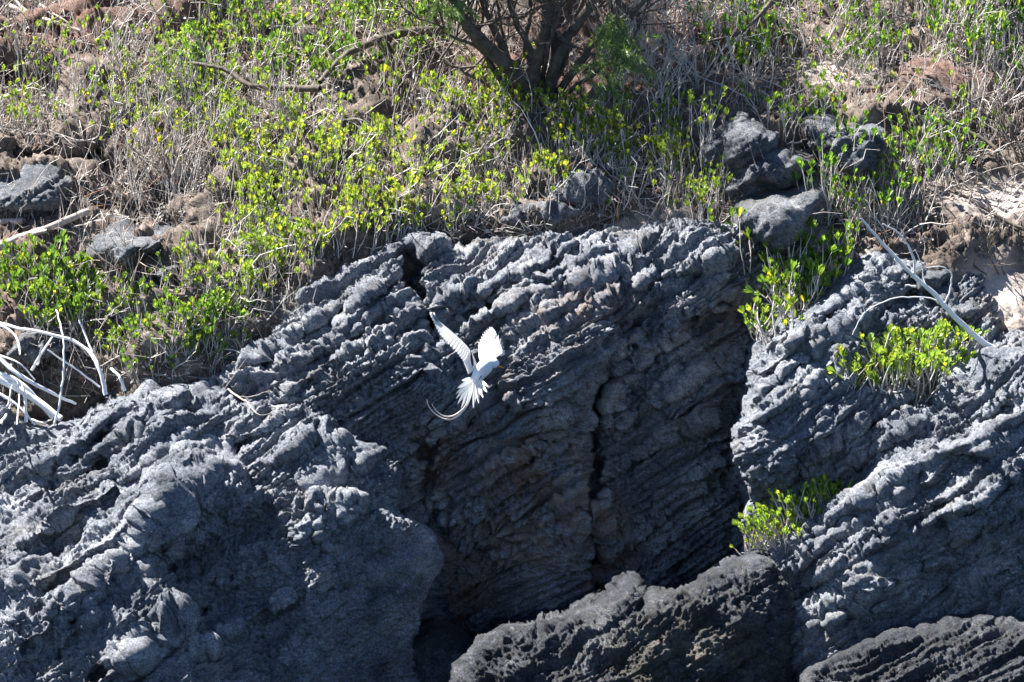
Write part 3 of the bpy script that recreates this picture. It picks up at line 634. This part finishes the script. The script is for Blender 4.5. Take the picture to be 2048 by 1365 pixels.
# seedlings between the shrubs: far too many to tell apart
def seedlings():
    st, lf = MB(), MB()
    zones = [([(440, 330), (640, 240), (860, 270), (1250, 250), (1400, 320), (1380, 420), (1000, 450), (800, 495), (640, 560), (560, 640), (420, 600)], 400, .62),
             ([(0, 90), (330, 60), (700, 60), (700, 260), (450, 320), (0, 290)], 330, .5), ([(300, 0), (860, 0), (860, 140), (330, 170)], 200, .4),
             ([(1400, 20), (2048, 20), (2048, 300), (1700, 420), (1500, 230)], 260, .4), ([(0, 520), (330, 600), (500, 640), (440, 770), (250, 780), (150, 720), (0, 640)], 200, .42), ([(860, 190), (1000, 230), (1300, 240), (1300, 270), (860, 260)], 50, .5)]
    for poly, n, tone in zones:
        xs = [p[0] for p in poly]; ys = [p[1] for p in poly]; c = 0
        while c < n:
            x, y_ = random.uniform(min(xs), max(xs)), random.uniform(min(ys), max(ys)); c += .5
            if not inpoly(x, y_, poly): continue
            c += .5; yy = depth(x, y_)
            if yy > 50 or on_rock(x, y_): continue
            p = P(x, y_, yy + .02); hh = random.uniform(.07, .2); q = p + Vector((random.gauss(0, .03), random.gauss(-.02, .02), hh)); mid = p.lerp(q, .5) + rv(.008)
            st.tube([p, mid, q], [.0036, .003, .0024], 4, .5); rosette(lf, q, (q - mid).normalized(), random.uniform(.65, 1.0), tone)
    tag(st.build('seedling_stems', M_stem), 'thin pale stalks of the seedlings between the shrubs on the slope', 'undergrowth', kind='stuff')
    tag(lf.build('seedling_leaves', M_leaf), 'green leaf tufts of the low undergrowth between the shrubs', 'undergrowth', kind='stuff')
seedlings()

# ------------------------------------------------------------------ dry twigs and litter (nobody could count them)
def litter_mesh():
    tw = MB(); rnd = random
    for _ in range(23000):
        x, y = rnd.uniform(-60, 2110), rnd.uniform(-60, 800)
        if depth(x, y) > 50 or (on_rock(x, y) and rnd.random() < .93): continue
        if (640 < x < 1480 and y > 475) or (x > 1480 and y > 520) or (x > 1850 and 330 < y < 700 and rnd.random() < .8): continue
        yy = depth(x, y); lush = 1 if y < 470 else .6
        if rnd.random() > lush: continue
        p = P(x, y, yy - .005); L = rnd.uniform(.04, .16) if rnd.random() < .8 else rnd.uniform(.14, .28)
        if rnd.random() < .55: d = Vector((rnd.gauss(0, .35), rnd.gauss(-.1, .3), 1)).normalized()
        else: d = Vector((rnd.gauss(0, 1), rnd.gauss(-.1, .5), rnd.gauss(0.2, .35))).normalized()
        q = p + d * L * .5 + rv(.006); e = p + d * L + rv(.012)
        tw.tube([p, q, e], [.0026, .002, .0012], 3, min(1, max(0, rnd.gauss(.62, .2))))
    for _ in range(1300):
        x, y = rnd.uniform(-60, 2110), rnd.uniform(-40, 740)
        if (640 < x < 1480 and y > 460) or (x > 1480 and y > 500): continue
        yy = depth(x, y)
        if yy > 50 or on_rock(x, y): continue
        p = P(x, y, yy - .01); L = rnd.uniform(.15, .45); d = Vector((rnd.gauss(0, .8), rnd.gauss(-.25, .3), rnd.uniform(-.1, 1))).normalized(); pts = [p]
        for k in range(5):
            d = (d + rv(.2)).normalized(); p = p + d * L / 5; pts.append(p)
            if rnd.random() < .4: tw.tube([p, p + (d + rv(.5)).normalized() * L * .15, p + (d + rv(.5)).normalized() * L * .3], [.0026, .002, .0012], 3, .85)
        r = rnd.uniform(.003, .0055); tw.tube(pts, [r, r * .9, r * .8, r * .65, r * .5, r * .3], 4, min(.9, rnd.gauss(.75, .15)))
    tag(tw.build('dry_twigs', M_lit), 'dry grey-brown twigs and grass stalks covering the slope', 'twigs', kind='stuff')
    lv = MB()
    for _ in range(7000):
        x, y = rnd.uniform(-60, 2110), rnd.uniform(-60, 760)
        yy = depth(x, y)
        if yy > 50 or on_rock(x, y) or (640 < x < 1480 and y > 470) or (x > 1480 and y > 500): continue
        red = any(((x - a) / c) ** 2 + ((y - b_) / d_) ** 2 < 1.4 for a, b_, c, d_, v in RED_AND_SHADE[3:])
        p = P(x, y, yy - .008); d = Vector((rnd.gauss(0, 1), rnd.gauss(0, .6), rnd.gauss(0, .6))).normalized()
        t = 1.0 if (red and rnd.random() < .5) or rnd.random() < .04 else min(.9, max(0, rnd.gauss(.55, .25)))
        lv.leaf(p, d, Vector((rnd.gauss(0, .3), -1, 1)).normalized(), rnd.uniform(.02, .045), rnd.uniform(.01, .02), t)
    tag(lv.build('leaf_litter', M_lit), 'fallen brown and rust-red leaves scattered on the slope', 'leaf litter', kind='stuff')
litter_mesh()

# ------------------------------------------------------------------ tree and dead wood
def pp(pts, y0=None, lift=0.0):
    """(px,py[,dy]) -> world points lying dy in front of the ground"""
    out = []
    for p in pts:
        y = (y0 if y0 is not None else depth(p[0], p[1])) - (p[2] if len(p) > 2 else 0); out.append(P(p[0], p[1], y))
    return out
def smooth(pts, k=3):
    pts = [Vector(p) for p in pts]; out = []
    for i in range(len(pts) - 1):
        a, b, c, d = pts[max(i - 1, 0)], pts[i], pts[i + 1], pts[min(i + 2, len(pts) - 1)]
        for j in range(k):
            t = j / k; out.append(.5 * ((2 * b) + (c - a) * t + (2 * a - 5 * b + 4 * c - d) * t * t + (3 * b - a - 3 * c + d) * t ** 3))
    out.append(pts[-1]); return out
def limb(mb, pts, r0, r1, sides=9, k=4, j=.004, tone=.5):
    s = smooth(pts, k); n = len(s) - 1
    s = [p + rv(j) if 0 < i < n else p for i, p in enumerate(s)]
    mb.tube(s, [(r0 + (r1 - r0) * i / n) * random.uniform(.93, 1.07) for i in range(n + 1)], sides, tone); return s

tb = depth(1075, 200); base = P(1070, 200, tb)
tr = empty('tree', base); tag(tr, 'dark multi-stemmed tree with spreading bare limbs at the top centre', 'tree')
T = MB()
y = tb
limbs = [([(1068, 205), (1062, 150), (1085, 80), (1100, 10), (1105, -120), (1120, -330)], 30, 18),
         ([(1060, 200), (1030, 150), (980, 100), (935, 50), (905, 0), (870, -100), (820, -260)], 26, 14),
         ([(1085, 205), (1105, 150), (1130, 80), (1180, 10), (1230, -90), (1260, -260)], 20, 12),
         ([(1050, 190), (1010, 110), (985, 50), (960, -20), (950, -160)], 13, 8),
         ([(1090, 200), (1110, 100), (1095, 20), (1060, -80)], 12, 8),
         ([(1075, 190), (1060, 110), (1030, 40), (1010, -40), (1000, -200)], 12, 7),
         ([(1095, 195), (1150, 140), (1200, 70), (1270, 20), (1350, -60)], 13, 7),
          ([(1050, 200), (1000, 160), (960, 100), (900, 70), (850, 20)], 8, 4), ([(1060, 190), (1020, 120), (1000, 40), (985, -60)], 8, 4), ([(1080, 190), (1095, 110), (1120, 20), (1150, -80)], 9, 5), ([(1090, 190), (1130, 120), (1150, 40), (1200, -60)], 9, 5),
          ([(1055, 195), (990, 140), (950, 60), (930, -50)], 9, 5), ([(1070, 195), (1050, 100), (1060, 10), (1040, -90)], 10, 5), ([(1095, 200), (1170, 160), (1230, 120), (1290, 100)], 8, 4), ([(1045, 200), (980, 175), (920, 140), (880, 120)], 7, 3)]
tips = []
for i, (pts, r0, r1) in enumerate(limbs):
    w3 = [P(a, b_, y - .12 - .10 * k_ * (1 if i % 2 else .4)) for k_, (a, b_) in enumerate(pts)]
    w3[0] = P(pts[0][0], pts[0][1] + 14, y + .05)
    r0 *= 1.25
    s = limb(T, w3, r0 * .62 / PX, r1 * .55 / PX, 10, 5, .005); tips += s[len(s) // 2:]
o = T.build('trunk', M_bark); o.parent = tr; o.location = -Vector(base)
B = MB(); ND = MB()
def branch(mb, p, d, L, r, depth_, nd=None, up=.03):
    n = 5; pts = [p]
    for k in range(n):
        d = (d + rv(.16) + Vector((0, 0, up))).normalized(); p = p + d * L / n; pts.append(p)
        if depth_ > 0 and k > 0 and random.random() < .75: branch(mb, p, (d + rv(.55)).normalized(), L * random.uniform(.45, .7), r * .55, depth_ - 1, nd, up)
    mb.tube(pts, [r * (1 - .6 * k / n) for k in range(n + 1)], 4 if r < .006 else 6, random.uniform(.3, .8))
    if nd is not None and depth_ == 0:
        for q in pts[1:]:
            for _ in range(13):
                dd = (d + rv(.55)).normalized(); e = q + dd * random.uniform(.03, .07); sd_ = dd.cross(Vector((0, 1, .1))).normalized() * .0024
                nd.quad(q - sd_, q + sd_, e + sd_ * .4, e - sd_ * .4, random.random())
for q in random.sample(tips, min(85, len(tips))):
    branch(B, q, Vector((random.uniform(-1, 1), random.uniform(-.5, .3), random.uniform(.1, 1))).normalized(), random.uniform(.3, .6), .009, 2, ND if q.z > 2.4 or random.random() < .07 else None)
for a, b_ in [((1180, 40), (1225, 150)), ((1190, 0), (1215, 120)), ((1230, 20), (1200, 110)), ((900, -20), (890, 20)), ((1215, -10), (1240, 60))]:
    p0, p1 = P(a[0], a[1], y - .5), P(b_[0], b_[1], y - .55)
    for _ in range(3): branch(B, p0 + rv(.02), (p1 - p0).normalized(), (p1 - p0).length, .004, 1, ND, -.02)
for _ in range(46):                                      # the crown above the frame, which shades the upper right
    c = P(random.uniform(720, 1060), random.uniform(-580, -370), y + random.uniform(.2, .8))
    q = min(tips, key=lambda t_: (t_ - c).length); B.tube(wig(q, c, 5, .04), [.012, .010, .008, .006, .005, .004], 5)
    for _ in range(5): branch(B, c, Vector((random.gauss(0, 1), random.gauss(0, .7), random.gauss(.1, .5))).normalized(), random.uniform(.25, .45), .005, 1, ND)
o = B.build('branch', M_bark); o.parent = tr; o.location = -Vector(base)
o = ND.build('foliage', M_needle); o.parent = tr; o.location = -Vector(base)

def deadwood(name, label, cat, runs, mat, y0=None, twigs=0, tl=.15, group=None, dx=0):
    mb = MB(); first = None
    for pts, r0, r1 in runs:
        w3 = pp(pts, y0); s = limb(mb, w3, r0 / PX / 2, r1 / PX / 2, 7, 5, .002)
        first = first or w3[0]
        for _ in range(twigs):
            q = random.choice(s[2:]); branch(mb, q, rv(1).normalized() * .6 + Vector((0, -.2, .7)), tl * random.uniform(.5, 1.2), .0025, 1)
    o = mb.build(name, mat, origin=first); tag(o, label, cat, group); return o
deadwood('fallen_branch', 'long dark curved branch reaching left from the tree foot', 'branch',
         [([(890, 60, .30), (800, 68, .34), (720, 95, .36), (670, 130, .36), (640, 165, .30)], 22, 11), ([(670, 130, .2), (650, 90, .25), (660, 50, .3)], 6, 3)], M_bark, twigs=1)
deadwood('fallen_branch', 'dark bent branch lying on the upper left slope', 'branch',
         [([(640, 178, .28), (560, 176, .28), (500, 172, .3), (460, 145, .3), (420, 132, .3), (370, 125, .28)], 16, 7), ([(500, 172, .14), (470, 185, .1), (430, 195, .08)], 5, 3), ([(425, 132, .15), (415, 80, .2), (400, 30, .25), (405, -20, .3)], 6, 4)], M_bark, twigs=1)
deadwood('log', 'pale smooth log lying at the left edge, thicker of two', 'log', [([(-60, 520, .1), (0, 492, .12), (60, 470, .14), (120, 447, .15), (175, 424, .12)], 20, 14), ([(60, 470, .16), (95, 462, .2)], 12, 8)], M_drift)
deadwood('log', 'short pale log end behind the thicker one at the left edge', 'log', [([(-60, 448, .12), (0, 444, .12), (48, 442, .12)], 15, 13)], M_drift)
deadwood('fallen_branch', 'thick pale branch in the top left corner, the longer', 'branch', [([(20, 12, .1), (60, 30, .1), (100, 42, .1), (160, 62, .08)], 12, 7), ([(60, 30, .1), (30, 0, .12), (10, -30, .1)], 8, 6)], M_drift, group=None)
deadwood('fallen_branch', 'thin pale branch in the top left corner, beside the longer one', 'branch', [([(80, 10, .12), (110, 30, .1), (150, 55, .08)], 7, 4)], M_drift)
deadwood('fallen_branch', 'pale branch stub at the left edge below the corner ones', 'branch', [([(-30, 55, .08), (0, 68, .08), (25, 80, .06)], 10, 7)], M_drift)
# the bleached tangle at the left edge
deadwood('dead_branch', 'thickest bleached white trunk in the tangle at the left edge', 'branch',
         [([(-120, 665, .45), (-20, 745, .45), (50, 785, .42), (122, 838, .34)], 20.4, 13.6), ([(-120, 640, .40), (-20, 735, .45), (50, 772, .42), (105, 838, .34)], 15.0, 6.1), ([(-60, 660, .5), (20, 735, .5), (90, 780, .45), (152, 808, .35)], 11.6, 5.4),
          ([(-60, 760, .44), (20, 800, .46), (70, 850, .40)], 8.2, 4.1), ([(-40, 700, .5), (30, 722, .5), (70, 760, .48)], 4.8, 2.7)], M_dead)
deadwood('dead_branch', 'bleached white bent limb arching over the tangle at the left edge', 'branch',
         [([(-40, 640, .4), (60, 660, .42), (140, 680, .45), (180, 705, .48), (200, 740, .48), (212, 790, .4)], 5.4, 9.5), ([(185, 705, .48), (170, 670, .5), (158, 640, .5)], 4.8, 2.7)], M_dead)
deadwood('dead_branch', 'thin bleached upright twig curving over the tangle', 'branch', [([(112, 620, .5), (125, 670, .5), (128, 730, .5), (120, 800, .45), (108, 850, .4)], 3.4, 4.8)], M_dead)
deadwood('dead_branch', 'short white stump stick at the front of the tangle', 'branch', [([(52, 845, .45), (50, 800, .46), (45, 770, .47)], 8.2, 5.4)], M_dead)
deadwood('dead_branch', 'leaning bleached stick behind the thickest trunk', 'branch', [([(64, 740, .4), (85, 705, .4), (105, 675, .38)], 6.1, 3.4), ([(75, 730, .4), (82, 700, .45), (80, 690, .5)], 4.1, 2.0)], M_dead)
deadwood('dead_branch', 'slim bleached pole sloping down behind the arching limb', 'branch', [([(95, 700, .36), (150, 738, .38), (200, 775, .4)], 3.4, 4.1), ([(-20, 640, .5), (30, 670, .5), (40, 710, .5)], 5.4, 3.4)], M_dead)
deadwood('dead_branch', 'bleached twigs hanging below the thickest trunk', 'branch', [([(35, 760, .5), (38, 800, .5), (34, 850, .45)], 4.1, 2.7), ([(-30, 800, .5), (10, 815, .5), (20, 790, .5), (25, 770, .5)], 5.4, 2.7), ([(0, 850, .5), (15, 825, .5), (25, 800, .5)], 6.8, 2.7), ([(60, 838, .48), (85, 845, .48), (103, 840, .45)], 4.1, 2.7)], M_dead)
deadwood('dead_branch', 'short mottled white stick right of the arching limb', 'branch', [([(222, 738, .4), (240, 755, .42), (250, 782, .4)], 6.1, 6.8)], M_dead)
# the fallen white pole at right
yq = depth(1995, 700) - .06
deadwood('dead_tree', 'slender bleached white pole leaning across the right bluff', 'dead tree',
         [([(2010, 712, -.05), (1960, 680, .05), (1905, 630, .14), (1870, 590, .2), (1820, 545, .28), (1780, 502, .34), (1745, 465, .4), (1722, 437, .44)], 14, 4),
          ([(1828, 553, .27), (1828, 520, .33), (1815, 490, .38), (1795, 465, .42), (1765, 448, .46)], 6, 2.5),
          ([(1888, 612, .17), (1900, 580, .2), (1903, 550, .25), (1885, 535, .3), (1850, 535, .32)], 4, 1.5),
          ([(1885, 605, .17), (1840, 595, .2), (1780, 600, .25), (1730, 625, .28), (1705, 670, .25)], 3, 2), ([(1730, 625, .28), (1715, 590, .3), (1705, 575, .3)], 2, 1),
          ([(1830, 573, .2), (1810, 571, .22)], 5, 2), ([(1790, 520, .3), (1792, 508, .34)], 5, 2), ([(1850, 572, .2), (1840, 520, .3), (1830, 500, .34)], 2.5, 1.5)], M_dead, y0=yq)
# grey twiggy dead bushes
def deadbush(label, px, py, h, n, mat=M_twig, tilt=0, y=None):
    mb = MB(); y = depth(px, py); b0 = P(px, py, y)
    for _ in range(n):
        d = Vector((random.gauss(tilt, .45), random.gauss(-.15, .25), 1)).normalized()
        branch(mb, b0 + Vector((random.gauss(0, .05), random.gauss(0, .04), -.03)), d, h * random.uniform(.7, 1.25), .0062, 2, None, .04)
    tag(mb.build('dead_bush', mat, origin=b0), label, 'bush')
deadbush('grey leafless bush with many fine twigs right of the tree', 1290, 150, .55, 8, M_stem)
deadbush('low grey leafless bush at the right foot of the tree', 1250, 215, .35, 6, M_stem, .3)
deadbush('leafless grey bush at the top edge just right of the tree limbs', 1340, 60, .5, 8, M_stem, .1)
deadbush('fine grey bush among the green shoots right of the feathery sprays', 1320, 235, .36, 8, M_stem)
deadbush('bushy grey twigs leaning left above the sandy gap', 1530, 110, .5, 8, M_stem, -.3)
deadbush('arching grey twigs leaning right above the sandy gap', 1640, 120, .45, 8, M_stem, .5)
deadbush('dark twiggy bush at the top edge above the right sandy gap', 1700, 40, .4, 7, M_twig, 0)
deadbush('grey twiggy bush in the shade left of the tree foot', 960, 170, .32, 7, M_twig, -.2)
deadbush('fine brown bush under the long dark curved branch', 800, 190, .3, 7, M_twig, .2)
deadbush('pale stalky bush near the right edge behind the sand', 1960, 240, .4, 8, M_stem, .1)
deadbush('leafless bush against the dark upper right thicket', 1400, 170, .45, 6, M_stem, -.2)
deadbush('dark brown brushy dead bush in the middle of the left slope', 345, 350, .32, 9, M_twig, -.3)
deadbush('wispy dead bush leaning right below the red leaf litter', 240, 200, .3, 6, M_twig, .2)
deadbush('straggly twiggy bush near the pale sloping boulder', 280, 600, .36, 5, M_twig, -.2)
deadbush('twiggy grey bush at the very top right', 1900, 120, .45, 7, M_stem, .1)
deadbush('sparse brown bush at the top left corner', 60, 120, .35, 6, M_twig, .1)
deadbush('spidery dead bush on the right edge above the sandy patch', 2030, 330, .35, 5, M_bark, -.4)
deadbush('flattened dead bush left of the lower right sandy patch', 1990, 540, .22, 6, M_bark, -.7)
deadwood('fallen_branch', 'dark crooked branch crossing the sand at the right edge', 'branch', [([(2070, 470, .08), (1990, 430, .1), (1920, 390, .12), (1860, 370, .12)], 9, 4), ([(1990, 430, .1), (1960, 390, .15)], 4, 2)], M_bark, twigs=1)
deadwood('fallen_branch', 'grey branch slanting through the right-hand thicket', 'branch', [([(1880, 240, .2), (1960, 275, .2), (2020, 320, .2), (2070, 350, .2)], 10, 6)], M_bark, twigs=1)
deadwood('fallen_branch', 'pair of dark limbs crossing the top edge right of centre', 'branch', [([(1220, -20, .5), (1260, 25, .5), (1290, 60, .45)], 11, 4), ([(1560, -20, .5), (1520, 30, .45), (1470, 70, .4), (1380, 90, .35)], 12, 5)], M_bark, twigs=2)
deadwood('fallen_branch', 'pale crooked branch creeping down the shaded rock below the left shrubs', 'branch', [([(440, 760, .06), (470, 790, .06), (510, 810, .06), (550, 815, .05)], 5, 2), ([(470, 790, .06), (500, 795, .08), (540, 780, .08)], 3, 1.5), ([(490, 800, .08), (520, 830, .08), (555, 822, .06)], 3, 1.5)], M_drift)

# ------------------------------------------------------------------ the white tropicbird
def bird():
    yb = -1.4; k = (CAMD + yb) / CAMD / PX
    O = P(955, 762, yb)
    def Z(zx, zy, dy=0.0):                           # sketch coordinates -> local metres
        px, py = 780 + zx / 4.55, 560 + zy / 4.55
        return Vector(((px - 955) * k, dy, (762 - py) * k))
    root = empty('bird', O); tag(root, 'white seabird with long curved tail streamers flying before the cliff', 'bird')
    def pm(name, col, rough=.6, transl=0.0, emi=None):
        m, n, l, b = newmat(name); 
        c = mixc(n, l, ntex(n, l, 40, 3, .6), tuple(v * .94 for v in col), col)
        l.new(c, b.inputs['Base Color']); b.inputs['Roughness'].default_value = rough
        if transl:
            t = n.new('ShaderNodeBsdfTranslucent'); t.inputs[0].default_value = (*col, 1)
            s = n.new('ShaderNodeMixShader'); s.inputs[0].default_value = transl
            l.new(b.outputs[0], s.inputs[1]); l.new(t.outputs[0], s.inputs[2]); l.new(s.outputs[0], n['Material Output'].inputs[0])
        return m
    white = pm('white_plumage', (.86, .86, .88)); feath = pm('white_feather', (.92, .905, .87), .6, .5)
    grey = pm('dusky_feather', (.20, .20, .21), .6, .3); black = pm('black_feather', (.012, .012, .016)); orange = pm('orange_bill', (.9, .25, .02), .4)
    streamc = pm('streamer_feather', (.72, .66, .62), .6, .35)
    # body: lofted rings from the tail root to the crown of the head
    rings = [(755, 985, 14, .0), (768, 940, 34, .0), (788, 895, 46, -.002), (815, 850, 58, -.006), (850, 808, 66, -.010), (882, 778, 62, -.014), (912, 760, 49, -.018), (935, 755, 43, -.020), (955, 762, 43, -.022), (972, 772, 34, -.022), (985, 781, 18, -.022), (990, 785, 4, -.022)]
    V = []; F = []; ns = 20
    for i, (x, y_, r, dy) in enumerate(rings):
        c = Z(x, y_, dy); a = Z(*rings[max(i - 1, 0)][:2], rings[max(i - 1, 0)][3]); b_ = Z(*rings[min(i + 1, len(rings) - 1)][:2], rings[min(i + 1, len(rings) - 1)][3])
        d = (b_ - a).normalized(); u = d.cross(Vector((0, 1, 0))).normalized(); v = Vector((0, 1, 0))
        rr = r * 1.12 / 4.55 * k
        for q in range(ns):
            an = 2 * math.pi * q / ns; V.append(c + u * math.cos(an) * rr + v * math.sin(an) * rr * (1.0 if i < 6 else .85))
    for i in range(len(rings) - 1):
        for q in range(ns): F.append((i * ns + q, i * ns + (q + 1) % ns, (i + 1) * ns + (q + 1) % ns, (i + 1) * ns + q))
    o = mesh_obj('body', np.array([tuple(v) for v in V]), np.array(F), white, root)
    md = o.modifiers.new('s', 'SUBSURF'); md.levels = md.render_levels = 2
    # beak
    mb = MB(); mb.tube([Z(972, 776, -.024), Z(990, 786, -.026), Z(1008, 794, -.027), Z(1026, 801, -.027), Z(1038, 806, -.026)], [.0080, .0075, .0058, .0036, .0008], 8); mb.build('beak', orange, root)
    mb = MB(); e = Z(968, 763, -.039); mb.tube([e + Vector((0, .003, 0)), e, e - Vector((0, .0018, 0)), e - Vector((0, .0026, 0))], [.0034, .0034, .0022, .0002], 8); mb.build('eye', black, root)
    mb = MB(); mb.leaf(Z(966, 758, -.042), (Z(935, 748, -.044) - Z(966, 758, -.042)).normalized(), Vector((0, -1, 0)), .008, .0022, .5); mb.build('eye_stripe', black, root)
    def feather(mb, a, b_, W, sag=.0, tone=.5, n=7, up=Vector((0, -1, 0))):
        a, b_ = Vector(a), Vector(b_); d = b_ - a; side = d.cross(up).normalized(); n0 = len(mb.v)
        prof = [.35, .75, 1, 1, .97, .85, .55, .08]
        for i in range(n + 1):
            t = i / n; c = a + d * t + up * (sag * math.sin(math.pi * t))
            for q in (-1, 0, 1): mb.v.append(c + side * q * W * .5 * prof[i] + up * (-.0010 * abs(q))); mb.t.append(tone)
        for i in range(n):
            for q in range(2): s = n0 + i * 3 + q; mb.f.append((s, s + 1, s + 4, s + 3))
    # fanned tail
    tips = [(655, 915, .75), (612, 985, 1), (604, 1035, 1), (604, 1080, 1), (618, 1128, 1), (650, 1165, 1), (700, 1150, .9), (760, 1163, 1), (808, 1122, 1), (848, 1072, 1), (884, 1022, 1), (893, 968, .9)]
    for i, (x, y_, s) in enumerate(tips):
        mb = MB(); feather(mb, Z(785 if x > 720 else 770, 895, .004 + .0015 * (i % 3)), Z(x, y_, -.14 + .002 * (i % 3)), .021, .004)
        mb.build('tail_feather', feath, root)
    # streamers
    for pts in ([(745, 1000), (720, 1090), (690, 1160), (640, 1220), (590, 1256), (540, 1272), (480, 1262), (420, 1228), (370, 1178), (345, 1130), (335, 1090)],
                [(740, 1000), (712, 1095), (680, 1160), (625, 1212), (570, 1240), (520, 1246), (470, 1232), (425, 1196), (395, 1155), (380, 1130)]):
        s = smooth([Z(a, b_, .015 + .0006 * i) for i, (a, b_) in enumerate(pts)], 4); mb = MB(); m_ = len(s)
        mb.tube(s, [.0068 * (1 - .8 * (i / m_) ** 1.2) for i in range(m_)], 6)
        for v_i, v in enumerate(mb.v): v.y = .015 + (v.y - .015) * .4
        mb.build('tail_streamer', streamc, root)
    # left wing: arm plus overlapping feathers from root to tip
    def along(pts, t):
        t = t * (len(pts) - 1); i = min(int(t), len(pts) - 2); f = t - i
        return tuple(pts[i][j] * (1 - f) + pts[i + 1][j] * f for j in range(len(pts[0])))
    def wing(lead, trail, n, W, arm, tipdark, name='wing', d0=0.0, dark_n=4):
        wg = MB(); s = smooth([Z(a, b_, d) for a, b_, d in lead], 4)
        m_ = len(s); wg.tube(s, [arm * (1 - .88 * i / m_) for i in range(m_)], 8)
        for v in wg.v: pass
        for i in range(n):
            t = (i + .5) / n; a = Z(*along(lead, t)); b_ = Z(*along(trail, t)); feather(wg, a, b_, W * (1.15 - .5 * t), .003)
        for i in range(n):                               # coverts: a second shorter layer
            t = (i + .2) / n; a = Z(*along(lead, t)); b_ = Z(*along(trail, t)); b2 = a.lerp(b_, .4); feather(wg, a - Vector((0, .003, 0)), b2 - Vector((0, .003, 0)), W * (1.3 - .4 * t), .003)
        o = wg.build(name, feath, root)
        dk = MB()
        for a, b_ in tipdark: feather(dk, Z(*a), Z(*b_), .009, .002)
        if tipdark: dk.build('primary_feather', grey, o)
        return o
    lead = [(768, 745, .0), (742, 680, .020), (700, 618, .034), (640, 552, .046), (560, 478, .058), (490, 420, .068), (435, 372, .076), (395, 310, .082)]
    trail = [(715, 862, -.10), (700, 815, -.095), (668, 740, -.075), (610, 665, -.055), (520, 580, -.03), (455, 505, .0), (400, 400, .04), (352, 285, .06)]
    wing(lead, trail, 26, .030, .0085, [((432, 375, .060), (342, 262, .070)), ((440, 395, .060), (352, 290, .070)), ((420, 380, .058), (362, 262, .068))])
    mb = MB()
    for i in range(5):
        feather(mb, Z(738 + 4 * i, 655 + 16 * i, -.046), Z(744 + 2 * i, 770 + 10 * i, -.046), .0095, .002)
    mb.build('wing_bar', black, root)
    mb = MB(); feather(mb, Z(835, 868, -.052), Z(808, 915, -.046), .007, .002); mb.build('flank_mark', grey, root)
    lead2 = [(858, 780, -.004), (905, 750, -.010), (955, 715, -.020), (990, 685, -.028), (1015, 672, -.032)]
    trail2 = [(812, 670, .06), (800, 580, .10), (848, 478, .13), (912, 422, .15), (950, 455, .14)]
    wing(lead2, trail2, 16, .027, .009, [])
    # outer primaries of the right wing, fanned with thin dark edges
    pr = MB(); pe = MB()
    for i, (x, y_) in enumerate([(935, 432), (962, 468), (986, 500), (1008, 530), (1024, 566), (1036, 602), (1045, 640), (1050, 668)]):
        a = Z(935 + 8 * i, 728 - 6 * i, -.018 - .001 * i); b_ = Z(x, y_, .12 - .012 * i); feather(pr, a, b_, .019, .005)
        if i in (1, 3, 5): feather(pe, a.lerp(b_, .4) - Vector((0, .0045, 0)), b_ - Vector((0, .0045, 0)), .0052, .004)
    q = pr.build('primary_feather', feath, root); pe.build('dark_vane', grey, q)
bird()
LM = [(265, 495, 'pale sloping boulder'), (330, 545, 'dark hollowed boulder'), (55, 390, 'shaded left boulder'), (1430, 300, 'small rounded boulder'), (1530, 330, 'middle boulder of the pile'),
      (1560, 430, 'large blue-grey boulder'), (1700, 290, 'wide flat-topped boulder'), (850, 330, 'small brown stone'), (1150, 385, 'low flat stone'), (1075, 190, 'foot of the dark tree'), (120, 450, 'pale log'),
      (100, 40, 'pale corner branches'), (160, 680, 'arching bleached limb'), (345, 350, 'brown brushy dead bush'), (560, 176, 'dark bent branch'), (800, 70, 'long dark curved branch'), (1290, 150, 'grey bush of fine twigs'),
      (1690, 150, 'sandy gap'), (1985, 400, 'right sandy patch'), (820, 480, 'crack in the cliff top'), (620, 560, 'left shoulder of the cliff'), (300, 760, 'tip of the left ledge'), (1210, 465, 'cliff top sand'), (430, 40, 'red leaf litter'),
      (1900, 120, 'grey bush at the top right'), (1180, 90, 'feathery green sprays'), (1990, 260, 'slanting grey branch'), (1820, 720, 'hollow of the right bluff'), (1080, 425, 'thin stone slab'), (240, 200, 'wispy dead bush')]
DIRS = ['right of', 'above right of', 'above', 'above left of', 'left of', 'below left of', 'below', 'below right of']
ORD = ['nearest', 'second nearest', 'third nearest', 'fourth nearest', 'fifth nearest', 'sixth nearest', 'seventh nearest', 'eighth nearest', 'ninth nearest', 'tenth nearest']
LOOK = {}
buckets = {}
for r_, x, y_ in PLANTED:
    if 'group' in r_ and any(r_['group'] == g for g in SCG):
        j = min(range(len(LM)), key=lambda q: math.hypot(x - LM[q][0], (y_ - LM[q][1]) * 1.2)); a_ = math.atan2(LM[j][1] - y_, x - LM[j][0])
        buckets.setdefault((r_['label'], j, int(round(a_ / (math.pi / 4))) % 8), []).append((math.hypot(x - LM[j][0], y_ - LM[j][1]), r_))
for (lb, j, k_), lst in buckets.items():
    lst.sort(key=lambda t_: t_[0])
    for i, (_, r_) in enumerate(lst):
        o_ = '' if len(lst) == 1 else ', ' + (ORD[i] if i < 10 else 'farthest') 
        r_['label'] = SCG[r_['group']] + ' ' + DIRS[k_] + ' the ' + LM[j][2] + o_
print('shrubs', NSH[0], 'objects', len(bpy.data.objects))
# drop unused shrub prototypes
for kk, vs in VAR.items():
    for r_, a_, b_, used_ in vs:
        if not used_:
            for o_ in (a_, b_, r_):
                if o_: bpy.data.objects.remove(o_)
